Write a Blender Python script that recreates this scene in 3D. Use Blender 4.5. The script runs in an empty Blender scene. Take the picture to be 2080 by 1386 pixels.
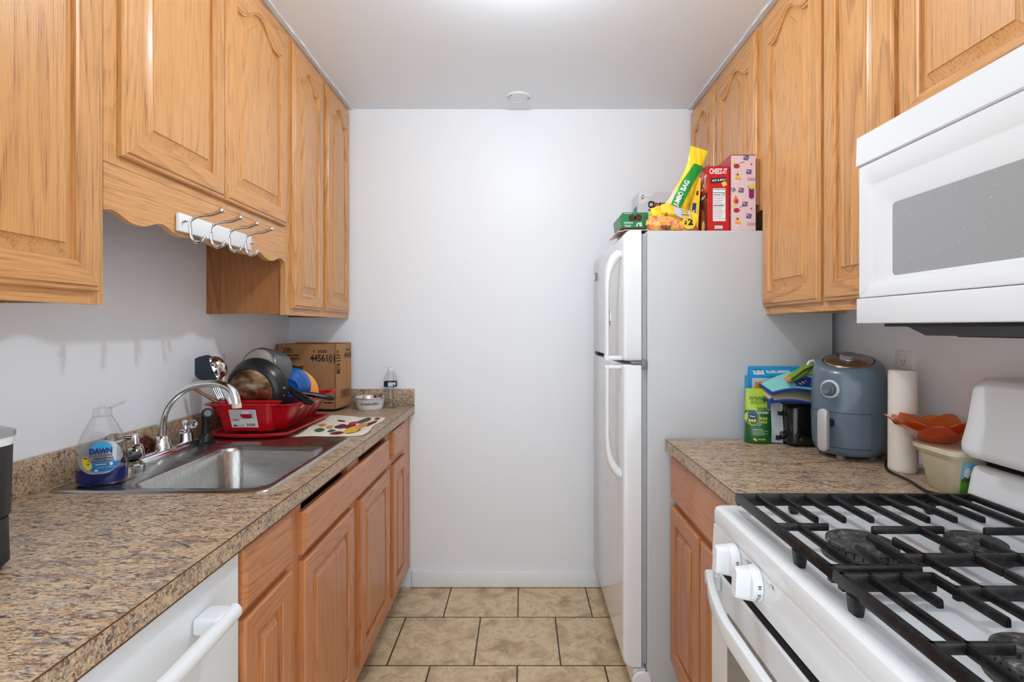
import bpy, bmesh, math, random
from mathutils import Vector, Matrix

# ---------------------------------------------------------------- camera, world, light, exposure
sc = bpy.context.scene
COL = sc.collection
R = math.radians
PI = math.pi
FPX, VX, VY, EYE = 1058.7, 1060.0, 666.0, 1.324      # focal length in px, vanishing point, eye height

cam = bpy.data.cameras.new('camera')
cam.sensor_width = 36.0
cam.lens = FPX / 2080 * 36.0
cam.shift_x = -(VX - 1040) / 2080
cam.shift_y = -(693 - VY) / 2080
cam.clip_start = 0.02
camo = bpy.data.objects.new('camera', cam)
camo.location = (0, 0, EYE)
camo.rotation_euler = (R(90), 0, 0)
COL.objects.link(camo)
sc.camera = camo

world = bpy.data.worlds.new('world')
sc.world = world
world.use_nodes = True
bg = world.node_tree.nodes['Background']
bg.inputs[0].default_value = (0.875, 0.952, 1.0, 1)
bg.inputs[1].default_value = 2.5

LAMP = Vector((0.0, 1.42, 2.385))
ld = bpy.data.lights.new('ceiling_bulb', 'POINT')
ld.energy = 23.5
ld.color = (0.83, 0.925, 1.0)
ld.shadow_soft_size = 0.02
lo = bpy.data.objects.new('ceiling_bulb', ld)
lo.location = LAMP
COL.objects.link(lo)

sc.view_settings.view_transform = 'Standard'
sc.view_settings.look = 'None'
sc.view_settings.exposure = -0.1
sc.view_settings.gamma = 1.0
sc.view_settings.use_curve_mapping = False

# ---------------------------------------------------------------- helpers
def PY(x, y, Y):
    return Vector(((x - VX) * Y / FPX, Y, EYE - (y - VY) * Y / FPX))
def PZ(x, y, Z):
    return PY(x, y, (EYE - Z) * FPX / (y - VY))
def lerp(a, b, t):
    return a + (b - a) * t
def srgb(r, g, b):
    f = lambda c: (c / 255 / 12.92) if c / 255 <= 0.04045 else ((c / 255 + 0.055) / 1.055) ** 2.4
    return (f(r), f(g), f(b), 1)
def plane(o, ux, uy):
    o, ux, uy = Vector(o), Vector(ux).normalized(), Vector(uy).normalized()
    n = ux.cross(uy)
    return lambda u, v, w=0: o + ux * u + uy * v + n * w
def rrect(x0, x1, y0, y1, r, n=5):
    pts = []
    r = min(r, (x1 - x0) / 2 - 1e-4, (y1 - y0) / 2 - 1e-4)
    for cx, cy, a in ((x1 - r, y0 + r, -90), (x1 - r, y1 - r, 0), (x0 + r, y1 - r, 90), (x0 + r, y0 + r, 180)):
        for i in range(n + 1):
            t = R(a + 90 * i / n)
            pts.append((cx + r * math.cos(t), cy + r * math.sin(t)))
    return pts
def circle(cx, cy, rx, ry, n=24):
    return [(cx + rx * math.cos(2 * PI * i / n), cy + ry * math.sin(2 * PI * i / n)) for i in range(n)]

def curve3(pts, r=None, n=4):
    pts = [Vector(p) for p in pts]; out = []; rr = []; m_ = len(pts)
    for i in range(m_ - 1):
        a, b, c_, d = pts[max(i - 1, 0)], pts[i], pts[i + 1], pts[min(i + 2, m_ - 1)]
        for k in range(n):
            q = k / n
            out.append(.5 * (2 * b + (c_ - a) * q + (2 * a - 5 * b + 4 * c_ - d) * q * q + (3 * b - a - 3 * c_ + d) * q ** 3))
            if isinstance(r, list): rr.append(lerp(r[i], r[i + 1], q))
    out.append(pts[-1])
    if isinstance(r, list): return out, rr + [r[-1]]
    return out, r
def smooth(pts, n=4):
    out = []; m_ = len(pts)
    for i in range(m_):
        a, b, c_, d = (pts[(i + k) % m_] for k in (-1, 0, 1, 2))
        for k in range(n):
            q = k / n
            out.append(tuple(.5 * (2 * b[j] + (c_[j] - a[j]) * q + (2 * a[j] - 5 * b[j] + 4 * c_[j] - d[j]) * q * q + (3 * b[j] - a[j] - 3 * c_[j] + d[j]) * q ** 3) for j in range(2)))
    return out

class MB:
    def __init__(s):
        s.v, s.f, s.m, s.T = [], [], [], Matrix()
    def add(s, vs, fs, m):
        b = len(s.v)
        s.v += [s.T @ Vector(p) for p in vs]
        for i, f in enumerate(fs):
            s.f.append([b + k for k in f])
            s.m.append(m[i] if isinstance(m, list) else m)
        return s
    def box(s, x0, x1, y0, y1, z0, z1, m, b=0.0, seg=2):
        x0, x1 = sorted((x0, x1)); y0, y1 = sorted((y0, y1)); z0, z1 = sorted((z0, z1))
        if b <= 0:
            vs = [(x, y, z) for x in (x0, x1) for y in (y0, y1) for z in (z0, z1)]
            return s.add(vs, [(0, 1, 3, 2), (4, 6, 7, 5), (0, 4, 5, 1), (2, 3, 7, 6), (0, 2, 6, 4), (1, 5, 7, 3)], m)
        bm = bmesh.new()
        bmesh.ops.create_cube(bm, size=1)
        for v in bm.verts:
            v.co = Vector((lerp(x0, x1, v.co.x + .5), lerp(y0, y1, v.co.y + .5), lerp(z0, z1, v.co.z + .5)))
        b = min(b, (x1 - x0) * .49, (y1 - y0) * .49, (z1 - z0) * .49)
        bmesh.ops.bevel(bm, geom=list(bm.edges), offset=b, segments=seg, profile=0.5, affect='EDGES', clamp_overlap=True)
        bm.verts.index_update()
        s.add([v.co.copy() for v in bm.verts], [[v.index for v in f.verts] for f in bm.faces], m)
        bm.free()
        return s
    def loft(s, rings, m, caps=(True, True), closed=True):
        n = len(rings[0]); vs = [p for r in rings for p in r]; fs = []; ms = []
        for i in range(len(rings) - 1):
            mm = m[i] if isinstance(m, list) else m
            for j in range(n if closed else n - 1):
                k = (j + 1) % n
                fs.append((i * n + j, i * n + k, (i + 1) * n + k, (i + 1) * n + j)); ms.append(mm)
        if caps[0]: fs.append(tuple(range(n))[::-1]); ms.append(m[0] if isinstance(m, list) else m)
        if caps[1]: fs.append(tuple((len(rings) - 1) * n + j for j in range(n))); ms.append(m[-1] if isinstance(m, list) else m)
        return s.add(vs, fs, ms)
    def tube(s, pts, r, m, n=10, caps=True, flat=1.0):
        pts = [Vector(p) for p in pts]; rings = []; up = None
        for i, p in enumerate(pts):
            d = (pts[min(i + 1, len(pts) - 1)] - pts[max(i - 1, 0)]).normalized()
            if up is None:
                up = Vector((0, 0, 1)) if abs(d.z) < .9 else Vector((1, 0, 0))
            a = d.cross(up).normalized(); up = a.cross(d).normalized()
            rr = r[i] if isinstance(r, (list, tuple)) else r
            rings.append([p + (a * math.cos(2 * PI * k / n) + up * math.sin(2 * PI * k / n) * flat) * rr for k in range(n)])
        return s.loft(rings, m, (caps, caps))
    def cyl(s, p0, p1, r0, m, r1=None, n=24, caps=True):
        return s.tube([p0, p1], [r0, r0 if r1 is None else r1], m, n, caps)
    def lathe(s, prof, o, axis, m, n=32, caps=(True, True), ref=None):
        o = Vector(o); ax = Vector(axis).normalized()
        a = Vector(ref) if ref else (Vector((1, 0, 0)) if abs(ax.x) < .9 else Vector((0, 1, 0)))
        a = (a - ax * a.dot(ax)).normalized(); b = ax.cross(a)
        rings = [[o + ax * z + (a * math.cos(2 * PI * k / n) + b * math.sin(2 * PI * k / n)) * max(r, 1e-5) for k in range(n)] for r, z in prof]
        return s.loft(rings, m, caps)
    def prism(s, pts, fn, w0, w1, m):
        n = len(pts)
        vs = [fn(u, v, w0) for u, v in pts] + [fn(u, v, w1) for u, v in pts]
        fs = [tuple(range(n))[::-1], tuple(range(n, 2 * n))] + [(i, (i + 1) % n, n + (i + 1) % n, n + i) for i in range(n)]
        return s.add(vs, fs, m)
    def poly(s, pts, fn, m, w=.0005):
        return s.add([fn(u, v, w) for u, v in pts], [tuple(range(len(pts)))], m)
    def rect(s, x0, y0, x1, y1, fn, m, w=.0005, n=1):
        for i in range(n):
            a, b = lerp(x0, x1, i / n), lerp(x0, x1, (i + 1) / n)
            s.poly([(a, y0), (b, y0), (b, y1), (a, y1)], fn, m, w)
        return s
    def text(s, body, fn, cx, cy, w, h, m, bold=.02, shear=0, off=.0007, rot=0):
        cu = bpy.data.curves.new('t', 'FONT')
        cu.body = body; cu.offset = bold; cu.shear = shear; cu.resolution_u = 3
        o = bpy.data.objects.new('t', cu)
        me = o.to_mesh()
        vs = [v.co.copy() for v in me.vertices]; fs = [list(p.vertices) for p in me.polygons]
        o.to_mesh_clear(); bpy.data.objects.remove(o); bpy.data.curves.remove(cu)
        if not vs: return s
        x0, x1 = min(v.x for v in vs), max(v.x for v in vs); y0, y1 = min(v.y for v in vs), max(v.y for v in vs)
        kx, ky = w / max(x1 - x0, 1e-6), h / max(y1 - y0, 1e-6)
        c, sn = math.cos(rot), math.sin(rot)
        out = []
        for v in vs:
            a, b = (v.x - (x0 + x1) / 2) * kx, (v.y - (y0 + y1) / 2) * ky
            out.append(fn(cx + a * c - b * sn, cy + a * sn + b * c, off))
        return s.add(out, fs, m)
    def grid(s, fn, nu, nv, m, thick=0.0):
        vs = [fn(i / nu, j / nv) for i in range(nu + 1) for j in range(nv + 1)]
        q = lambda i, j: i * (nv + 1) + j
        fs = [(q(i, j), q(i + 1, j), q(i + 1, j + 1), q(i, j + 1)) for i in range(nu) for j in range(nv)]
        if thick:
            k = len(vs)
            vs += [Vector(p) - Vector((0, 0, thick)) for p in vs]
            fs += [tuple(x + k for x in f)[::-1] for f in fs]
            rim = [q(i, 0) for i in range(nu + 1)] + [q(nu, j) for j in range(1, nv + 1)] + [q(i, nv) for i in range(nu - 1, -1, -1)] + [q(0, j) for j in range(nv - 1, 0, -1)]
            fs += [(rim[i], rim[(i + 1) % len(rim)], rim[(i + 1) % len(rim)] + k, rim[i] + k) for i in range(len(rim))]
        return s.add(vs, fs, m)
    def build(s, name, parent=None, ang=38, sub=0, label=None):
        me = bpy.data.meshes.new(name)
        mats = []
        for x in s.m:
            if x not in mats: mats.append(x)
        bm = bmesh.new()
        vv = [bm.verts.new(p) for p in s.v]
        for f, x in zip(s.f, s.m):
            try:
                fc = bm.faces.new([vv[i] for i in f])
            except ValueError:
                continue
            fc.material_index = mats.index(x); fc.smooth = True
        bmesh.ops.recalc_face_normals(bm, faces=bm.faces)
        bm.to_mesh(me); bm.free()
        for x in mats: me.materials.append(x)
        me.set_sharp_from_angle(angle=R(ang))
        o = bpy.data.objects.new(name, me)
        COL.objects.link(o)
        if sub:
            md = o.modifiers.new('smooth', 'SUBSURF'); md.levels = sub; md.render_levels = sub
        if parent is not None:
            o.parent = parent
            if parent.type == 'EMPTY':
                o.matrix_parent_inverse = Matrix.Translation(-parent.location)
        if label: o['label'] = label
        return o

def tag(o, label, cat, group=None):
    o['label'] = label; o['category'] = cat
    if group: o['group'] = group
    return o
def thing(name, loc, label, cat, group=None):
    o = bpy.data.objects.new(name, None)
    o.empty_display_size = .05
    o.location = loc
    COL.objects.link(o)
    return tag(o, label, cat, group)
def struct(mb, name):
    o = mb.build(name); o['kind'] = 'structure'
    return o

# ---------------------------------------------------------------- materials
def mat(name, col, rough=.5, metal=0.0, coat=0.0, trans=0.0, ior=1.45, spec=.5, alpha=1.0):
    m = bpy.data.materials.new(name); m.use_nodes = True
    p = m.node_tree.nodes['Principled BSDF']
    p.inputs['Base Color'].default_value = col
    p.inputs['Roughness'].default_value = rough
    p.inputs['Metallic'].default_value = metal
    p.inputs['Coat Weight'].default_value = coat
    p.inputs['Coat Roughness'].default_value = .08
    p.inputs['Transmission Weight'].default_value = trans
    p.inputs['IOR'].default_value = ior
    p.inputs['Specular IOR Level'].default_value = spec
    return m
class NT:
    def __init__(s, m):
        s.t = m.node_tree; s.p = s.t.nodes['Principled BSDF']
    def n(s, kind, **kw):
        x = s.t.nodes.new(kind)
        for k, v in kw.items(): setattr(x, k, v)
        return x
    def l(s, a, b): s.t.links.new(a, b)
    def coord(s, scale=(1, 1, 1), loc=(0, 0, 0), rnd=0.0, rot=(0, 0, 0)):
        tc = s.n('ShaderNodeTexCoord'); out = tc.outputs['Object']
        if rnd:
            oi = s.n('ShaderNodeObjectInfo'); mu = s.n('ShaderNodeMath', operation='MULTIPLY'); mu.inputs[1].default_value = rnd
            s.l(oi.outputs['Random'], mu.inputs[0])
            ad = s.n('ShaderNodeVectorMath', operation='ADD'); s.l(out, ad.inputs[0]); s.l(mu.outputs[0], ad.inputs[1]); out = ad.outputs[0]
        mp = s.n('ShaderNodeMapping'); mp.inputs['Scale'].default_value = scale; mp.inputs['Location'].default_value = loc; mp.inputs['Rotation'].default_value = rot
        s.l(out, mp.inputs[0])
        return mp.outputs[0]
    def noise(s, vec, scale=1.0, detail=2.0, rough=.5, dist=0.0):
        x = s.n('ShaderNodeTexNoise'); x.inputs['Scale'].default_value = scale; x.inputs['Detail'].default_value = detail
        x.inputs['Roughness'].default_value = rough; x.inputs['Distortion'].default_value = dist
        s.l(vec, x.inputs['Vector'])
        return x.outputs['Fac']
    def math(s, op, a, b=None):
        x = s.n('ShaderNodeMath', operation=op)
        for i, q in enumerate((a, b)):
            if q is None: continue
            if isinstance(q, (int, float)): x.inputs[i].default_value = q
            else: s.l(q, x.inputs[i])
        return x.outputs[0]
    def ramp(s, fac, stops, interp='LINEAR'):
        x = s.n('ShaderNodeValToRGB'); cr = x.color_ramp; cr.interpolation = interp
        while len(cr.elements) < len(stops): cr.elements.new(.5)
        for e, (p, c) in zip(cr.elements, stops):
            e.position = p; e.color = c if len(c) == 4 else (*c, 1)
        s.l(fac, x.inputs[0])
        return x.outputs[0]
    def mix(s, a, b, fac, mode='MIX'):
        x = s.n('ShaderNodeMix', data_type='RGBA', blend_type=mode)
        for k, q in (('A', a), ('B', b)):
            i = [z for z in x.inputs if z.name == k and z.type == 'RGBA'][0]
            if isinstance(q, tuple): i.default_value = q
            else: s.l(q, i)
        f = x.inputs[0]
        if isinstance(fac, (int, float)): f.default_value = fac
        else: s.l(fac, f)
        return [z for z in x.outputs if z.type == 'RGBA'][0]
    def col(s, c): s.l(c, s.p.inputs['Base Color'])
    def bump(s, h, dist=.001, strength=.5):
        b = s.n('ShaderNodeBump'); b.inputs['Distance'].default_value = dist; b.inputs['Strength'].default_value = strength
        s.l(h, b.inputs['Height']); s.l(b.outputs[0], s.p.inputs['Normal'])
def g(v): return (v, v, v, 1)

def wood(name, axis, light, mid, dark, rough=.36, coat=.25):
    m = mat(name, light, rough, coat=coat); t = NT(m)
    def sc3(across, along): return tuple(along if i == axis else across for i in range(3))
    ring = t.noise(t.coord(sc3(6.5, .55), rnd=9), 1, 1.0, .4, .15)
    wob = t.noise(t.coord(sc3(70, 6), rnd=4), 1, 2)
    saw = t.math('FRACT', t.math('ADD', t.math('MULTIPLY', ring, 26.0), t.math('MULTIPLY', wob, .5)))
    late = t.ramp(saw, [(0, g(0)), (.5, g(.1)), (.84, g(.75)), (.93, g(.9)), (1, g(0))])
    gate = t.ramp(t.noise(t.coord(sc3(5, .5), rnd=5), 1, 1), [(.38, g(.15)), (.62, g(1))])
    lg = t.math('MULTIPLY', late, gate)
    c = t.mix(light, mid, t.noise(t.coord(sc3(7, .6), rnd=3), 1, 2))
    c = t.mix(c, dark, t.math('MULTIPLY', lg, .46))
    pore = t.noise(t.coord(sc3(380, 9), rnd=2), 1, 2, .6)
    pm = t.ramp(pore, [(.50, g(0)), (.64, g(1))])
    c = t.mix(c, dark, t.math('MULTIPLY', pm, t.math('ADD', t.math('MULTIPLY', late, .34), .30)))
    t.col(c)
    t.bump(t.math('SUBTRACT', 1.0, pm), .0003, .3)
    return m
OAK = (srgb(218, 161, 100), srgb(200, 141, 82), srgb(122, 73, 34))
RED = (srgb(204, 138, 90), srgb(188, 120, 72), srgb(126, 70, 38))
W_V, W_H, W_X = (wood('oak_' + n, a, *OAK) for n, a in (('upright', 2), ('level', 1), ('cross', 0)))
B_V, B_H = (wood('base_oak_' + n, a, *RED, rough=.38, coat=.25) for n, a in (('upright', 2), ('level', 1)))
M_END = wood('oak_end_panel', 2, srgb(176, 116, 68), srgb(160, 102, 56), srgb(104, 60, 28), rough=.45, coat=.05)

def wallpaint(name, c):
    m = mat(name, c, .42, spec=.4); t = NT(m)
    n = t.noise(t.coord((1, 1, 1)), 90, 3, .6)
    t.bump(n, .0008, .12)
    return m
M_WALL = wallpaint('white_wall_paint', srgb(237, 239, 243))
M_CEIL = wallpaint('ceiling_paint', srgb(238, 243, 250))
M_BASE = mat('white_trim_paint', srgb(240, 241, 243), .35)

M_FLOOR = mat('floor_tile', srgb(200, 176, 140), .38)
t = NT(M_FLOOR)
br = t.n('ShaderNodeTexBrick'); br.offset = .5; br.offset_frequency = 2; br.squash = 1
t.l(t.coord((1, 1, 1), (.359, -2.041, 0)), br.inputs['Vector'])
for k, v in (('Scale', 1.0), ('Mortar Size', .0032), ('Mortar Smooth', .1), ('Brick Width', .341), ('Row Height', .341), ('Bias', 0.0)):
    br.inputs[k].default_value = v
br.inputs['Color1'].default_value = g(.35); br.inputs['Color2'].default_value = g(.65)
n1 = t.noise(t.coord((1, 1, 1)), 9, 6, .62, .6)
c = t.ramp(n1, [(.34, srgb(166, 138, 108)), (.46, srgb(206, 180, 142)), (.55, srgb(226, 204, 166)), (.66, srgb(196, 166, 126))])
c = t.mix(c, srgb(150, 122, 96), t.ramp(t.noise(t.coord((1, 1, 1)), 26, 5, .7, 1.2), [(.52, g(0)), (.66, g(.5))]))
c = t.mix(c, t.mix(c, srgb(214, 190, 150), .35), br.outputs['Color'])
t.col(t.mix(c, srgb(62, 44, 32), br.outputs['Fac']))
t.bump(t.math('SUBTRACT', 1.0, br.outputs['Fac']), .002, .5)

def laminate(name, sx=24, sy=62):
    m = mat(name, srgb(180, 150, 110), .34, spec=.45); t = NT(m)
    r_ = (0, 0, R(9))
    a = t.noise(t.coord((sx, sy, 62), rot=r_), 1.5, 6, .72, .8)
    c = t.ramp(a, [(.34, srgb(58, 46, 52)), (.41, srgb(104, 84, 80)), (.46, srgb(160, 130, 102)), (.50, srgb(208, 180, 142)), (.54, srgb(190, 158, 120)), (.58, srgb(164, 152, 142)), (.65, srgb(86, 74, 80))])
    w = t.noise(t.coord((sx * .30, sy * .30, 18), (5, 2, 8), rot=r_), 1.5, 4, .62, .5)
    c = t.mix(c, srgb(112, 96, 92), t.ramp(w, [(.53, g(0)), (.66, g(.6))]))
    c = t.mix(c, srgb(216, 190, 150), t.ramp(w, [(.34, g(.45)), (.47, g(0))]))
    b = t.noise(t.coord((sx * 2.2, sy * 2.2, 150), (3, 1, 2), rot=r_), 1.6, 4, .7, .5)
    c = t.mix(c, srgb(58, 46, 52), t.ramp(b, [(.54, g(0)), (.63, g(.85))]))
    c = t.mix(c, srgb(228, 208, 174), t.ramp(b, [(.36, g(.65)), (.45, g(0))]))
    o = t.noise(t.coord((sx * .7, sy * .7, 40), (7, 3, 1), rot=r_), 1.6, 5, .7)
    c = t.mix(c, srgb(178, 112, 60), t.ramp(o, [(.54, g(0)), (.66, g(.6))]))
    c = t.mix(c, srgb(146, 142, 142), t.ramp(o, [(.34, g(.6)), (.45, g(0))]))
    t.col(c)
    return m
M_LAM = laminate('granite_laminate')
M_SEAM = mat('laminate_seam', srgb(92, 58, 30), .6)

M_WHITE = mat('white_enamel', srgb(228, 229, 231), .18, coat=.4)
M_WPLA = mat('white_plastic', srgb(228, 229, 231), .35)
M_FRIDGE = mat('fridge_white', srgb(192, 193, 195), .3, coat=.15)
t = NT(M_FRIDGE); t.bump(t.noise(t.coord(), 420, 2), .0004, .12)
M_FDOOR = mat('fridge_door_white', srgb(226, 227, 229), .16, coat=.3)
M_GASKET = mat('grey_gasket', srgb(188, 190, 193), .6)
M_GREY = mat('grey_plastic', srgb(120, 122, 126), .4)
M_DGREY = mat('dark_grey_plastic', srgb(52, 53, 56), .45)
M_BLACK = mat('black_plastic', srgb(18, 18, 20), .35)
M_GLOSSB = mat('gloss_black', srgb(12, 12, 14), .12, coat=.4)
M_VOID = mat('dark_gap', srgb(8, 7, 6), .9)
M_CHROME = mat('chrome', srgb(225, 227, 230), .08, metal=1)
M_STEEL = mat('brushed_steel', srgb(176, 175, 172), .27, metal=1)
t = NT(M_STEEL); sn = t.noise(t.coord((6, 500, 40)), 1, 2)
t.l(t.ramp(sn, [(.3, g(.2)), (.7, g(.34))]), t.p.inputs['Roughness'])
M_IRON = mat('cast_iron', srgb(30, 30, 31), .34)
t = NT(M_IRON); t.bump(t.noise(t.coord(), 350, 3), .0006, .4)
t.col(t.ramp(t.noise(t.coord(), 60, 4, .7), [(.48, srgb(13, 13, 14)), (.8, srgb(46, 46, 46))]))
M_BURN = mat('burner_black', srgb(38, 37, 36), .55)
t = NT(M_BURN); t.col(t.ramp(t.noise(t.coord(), 55, 5, .75, .8), [(.42, srgb(34, 33, 33)), (.58, srgb(84, 82, 80)), (.72, srgb(176, 174, 170))]))
M_BSIDE = mat('burner_side', srgb(96, 94, 92), .5, metal=.5)
M_RED = mat('red_plastic', srgb(186, 14, 30), .28, coat=.2)
M_PAPER = mat('white_paper', srgb(228, 228, 226), .7)
M_INK = mat('black_ink', srgb(26, 22, 20), .7)
M_GLASS = mat('clear_plastic', (1, 1, 1, 1), .03, trans=1, ior=1.3)
def thin_clear(name, tint=.95, ior=1.35, rough=.06):
    m = mat(name, (1, 1, 1, 1), .1); t = NT(m)
    tr = t.n('ShaderNodeBsdfTransparent'); tr.inputs[0].default_value = g(tint)
    gl_ = t.n('ShaderNodeBsdfGlossy'); gl_.inputs['Roughness'].default_value = rough
    fr = t.n('ShaderNodeLayerWeight'); fr.inputs['Blend'].default_value = .5
    mx = t.n('ShaderNodeMixShader'); t.l(t.math('ADD', t.math('MULTIPLY', t.math('POWER', fr.outputs['Facing'], 3.0), .60), .05), mx.inputs[0]); t.l(tr.outputs[0], mx.inputs[1]); t.l(gl_.outputs[0], mx.inputs[2])
    t.l(mx.outputs[0], t.t.nodes['Material Output'].inputs[0])
    return m
M_PET = thin_clear('pet_plastic')
M_ACRYL = mat('clear_acrylic', (1, 1, 1, 1), .05, trans=1, ior=1.45)

M_TOWELP = mat('paper_towel', srgb(228, 219, 208), .9)
t = NT(M_TOWELP)
vo = t.n('ShaderNodeTexVoronoi'); vo.inputs['Scale'].default_value = 210; t.l(t.coord(), vo.inputs['Vector'])
t.bump(vo.outputs['Distance'], .0012, .5)
M_CARD = mat('cardboard', srgb(176, 130, 86), .85)
t = NT(M_CARD); t.col(t.mix(srgb(180, 134, 90), srgb(162, 116, 74), t.noise(t.coord((60, 60, 2)), 1, 3)))
# ---------------------------------------------------------------- room shell
XL, XR, YB, ZC, Y0 = -1.183, 1.157, 2.66, 2.44, -.3
ZT, ZU = .929, .890                       # worktop top and underside
mb = MB(); mb.box(XL - .1, XR + .1, Y0, YB + .1, -.1, 0, M_FLOOR); struct(mb, 'floor')
mb = MB(); mb.box(XL - .1, XR + .1, Y0, YB + .1, ZC, ZC + .1, M_CEIL); CEIL = struct(mb, 'ceiling')
mb = MB(); mb.box(XL - .1, XL, Y0, YB + .1, 0, ZC, M_WALL); struct(mb, 'wall_left')
mb = MB(); mb.box(XR, XR + .1, Y0, YB + .1, 0, ZC, M_WALL); struct(mb, 'wall_right')
mb = MB(); mb.box(XL, XR, YB, YB + .1, 0, ZC, M_WALL)
M_SCUFF = mat('wall_scuff', srgb(150, 148, 146), .8); M_HOLE = mat('nail_hole', srgb(128, 124, 120), .9)
bw = plane((0, YB, 0), (1, 0, 0), (0, 0, 1))
for px, py, r in ((947, 533, .0022), (954, 533, .002), (894, 925, .0018), (875, 942, .0018), (1094, 1128, .002), (848, 1158, .0022)):
    p = PY(px, py, YB); mb.poly(circle(p.x, p.z, r * .75, r * .75, 10), bw, M_HOLE, .0004)
struct(mb, 'wall_back')
mb = MB(); mb.box(-.56, .40, YB - .014, YB, .004, .085, M_BASE, .004); struct(mb, 'baseboard_back')
mb = MB()                                  # ragged caulk bead where the cabinets meet the ceiling
random.seed(5)
for x0, sg in ((-.866, 1), (.852, -1)):
    pts = [(x0 + sg * random.uniform(.001, .006), lerp(.9, 2.655, i / 60), ZC - .003) for i in range(61)]
    mb.tube(pts, [random.uniform(.0015, .0042) for _ in pts], M_PAPER, 6)
struct(mb, 'trim_1')

# ceiling lamp base (just above the picture) and the bare round mounting ring near the back wall
mb = MB(); mb.lathe([(.06, 0), (.06, -.012), (.03, -.022), (.022, -.03)], (LAMP.x, LAMP.y, ZC), (0, 0, 1), M_WPLA, 28); mb.build('lamp_holder', CEIL)['kind'] = 'structure'
S = thing('smoke_detector_base', (PY(1053, 195, 1).x, 2.48, ZC), 'round white empty smoke detector ring on the ceiling near back wall', 'detector base')
c = Vector((-.0165, 2.52, ZC))
mb = MB(); mb.lathe([(.062, 0), (.062, -.006), (.058, -.009), (.046, -.009), (.041, -.004), (.041, 0)], c, (0, 0, 1), M_WPLA, 40); mb.build('mounting_ring', S)
mb = MB(); mb.lathe([(.041, -.002), (.041, -.004)], c, (0, 0, 1), M_CEIL, 32); mb.build('cover_disc', S)
for a in (200, 225, -5):
    mb = MB(); q = c + Vector((math.cos(R(a)) * .05, math.sin(R(a)) * .052, -.0085))
    mb.lathe([(.0035, 0), (.0035, -.002)], q, (0, 0, 1), M_DGREY, 10); mb.build('screw', S)

# ---------------------------------------------------------------- cabinet doors
NS = 22
def door_loop(fn, u0, u1, v0, v1, ins, w, arch):
    a, b, c, d = u0 + ins, u1 - ins, v0 + ins, v1 - ins
    pts = [fn(a, c, w), fn(b, c, w)]
    for i in range(NS + 1):
        t = 1 - 2 * i / NS
        k = abs(t) / .86
        gk = 0 if k > 1 else .5 * (1 + math.cos(PI * k))
        pts.append(fn(lerp(a, b, (t + 1) / 2), d - arch * (1 - gk), w))
    return pts
def rings_to(mb, loops, mv, mh):
    n = len(loops[0]); vs = [p for l in loops for p in l]; fs = []; ms = []
    for i in range(len(loops) - 1):
        for j in range(n):
            k = (j + 1) % n
            fs.append((i * n + j, i * n + k, (i + 1) * n + k, (i + 1) * n + j))
            ms.append(mv if j in (1, n - 1) else mh)
    mb.add(vs, fs, ms)
def make_door(parent, u0, u1, v0, v1, X, sg, arch=.0, stile=.052, upper=True, T=.018):
    fn = lambda u, v, w: Vector((X + sg * w, u, v))
    mv, mh = (W_V, W_H) if upper else (B_V, B_H)
    prof = [(0, 0), (0, T - .009), (.003, T - .006), (.009, T - .005), (.012, T - .0005), (.014, T)] if upper else [(0, 0), (0, T - .004), (.004, T)]
    lo = [door_loop(fn, u0, u1, v0, v1, i, w, 0) for i, w in prof]
    lo += [door_loop(fn, u0, u1, v0, v1, stile + i, w, arch) for i, w in ((0, T), (.0015, T - .0035), (.007, T - .0055), (.0085, T - .0135))]
    mb = MB(); rings_to(mb, lo, mv, mh)
    d = mb.build('door', parent, ang=30)
    mb = MB()
    s2 = stile + .0085
    bev = .027 if upper else .022
    lo = [door_loop(fn, u0, u1, v0, v1, s2 + i, w, arch) for i, w in ((0, T - .0135), (.003, T - .0135), (bev, T - .003), (bev + .0012, T - .0003))]
    rings_to(mb, lo, mv, mv)
    mb.poly([(0, 0)], lambda *_: Vector(), mv) if False else mb.add(lo[-1], [tuple(range(len(lo[-1])))], mv)
    mb.build('door_panel', d, ang=24)
    return d
def make_drawer(parent, u0, u1, v0, v1, X, sg, T=.018, label=None):
    fn = lambda u, v, w: Vector((X + sg * w, u, v))
    lo = [door_loop(fn, u0, u1, v0, v1, i, w, 0) for i, w in ((0, 0), (0, T - .007), (.003, T - .004), (.011, T))]
    mb = MB(); rings_to(mb, lo, B_H, B_H); mb.add(lo[-1], [tuple(range(len(lo[-1])))], B_H)
    mb.add(lo[0], [tuple(range(len(lo[0])))], B_H)
    return mb.build('drawer_front', parent, ang=24, label=label)
def frame(parent, y0, y1, z0, z1, X, sg, stiles, rails, mv, mh, T=.019):
    mb = MB()
    for a, b in stiles: mb.box(X - sg * T, X, a, b, z0, z1, mv)
    for a, b, c, d in rails: mb.box(X - sg * (T - .0004), X - sg * .0004, a, b, c, d, mh)
    return mb.build('face_frame', parent)
def carcass(parent, xw, xf, y0, y1, z0, z1, m, top=True, zi=None):
    mb = MB(); t = .015; zi = z0 if zi is None else zi
    mb.box(xw, xf, y0, y0 + t, z0, z1, m); mb.box(xw, xf, y1 - t, y1, z0, z1, m)
    mb.box(xw, xf, y0 + t, y1 - t, zi, zi + t, m)
    if top: mb.box(xw, xf, y0 + t, y1 - t, z1 - t, z1, m)
    s = math.copysign(.008, xf - xw); mb.box(xw, xw + s, y0 + t, y1 - t, zi + t, z1 - (t if top else 0), m)
    return mb.build('carcass', parent)

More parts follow.
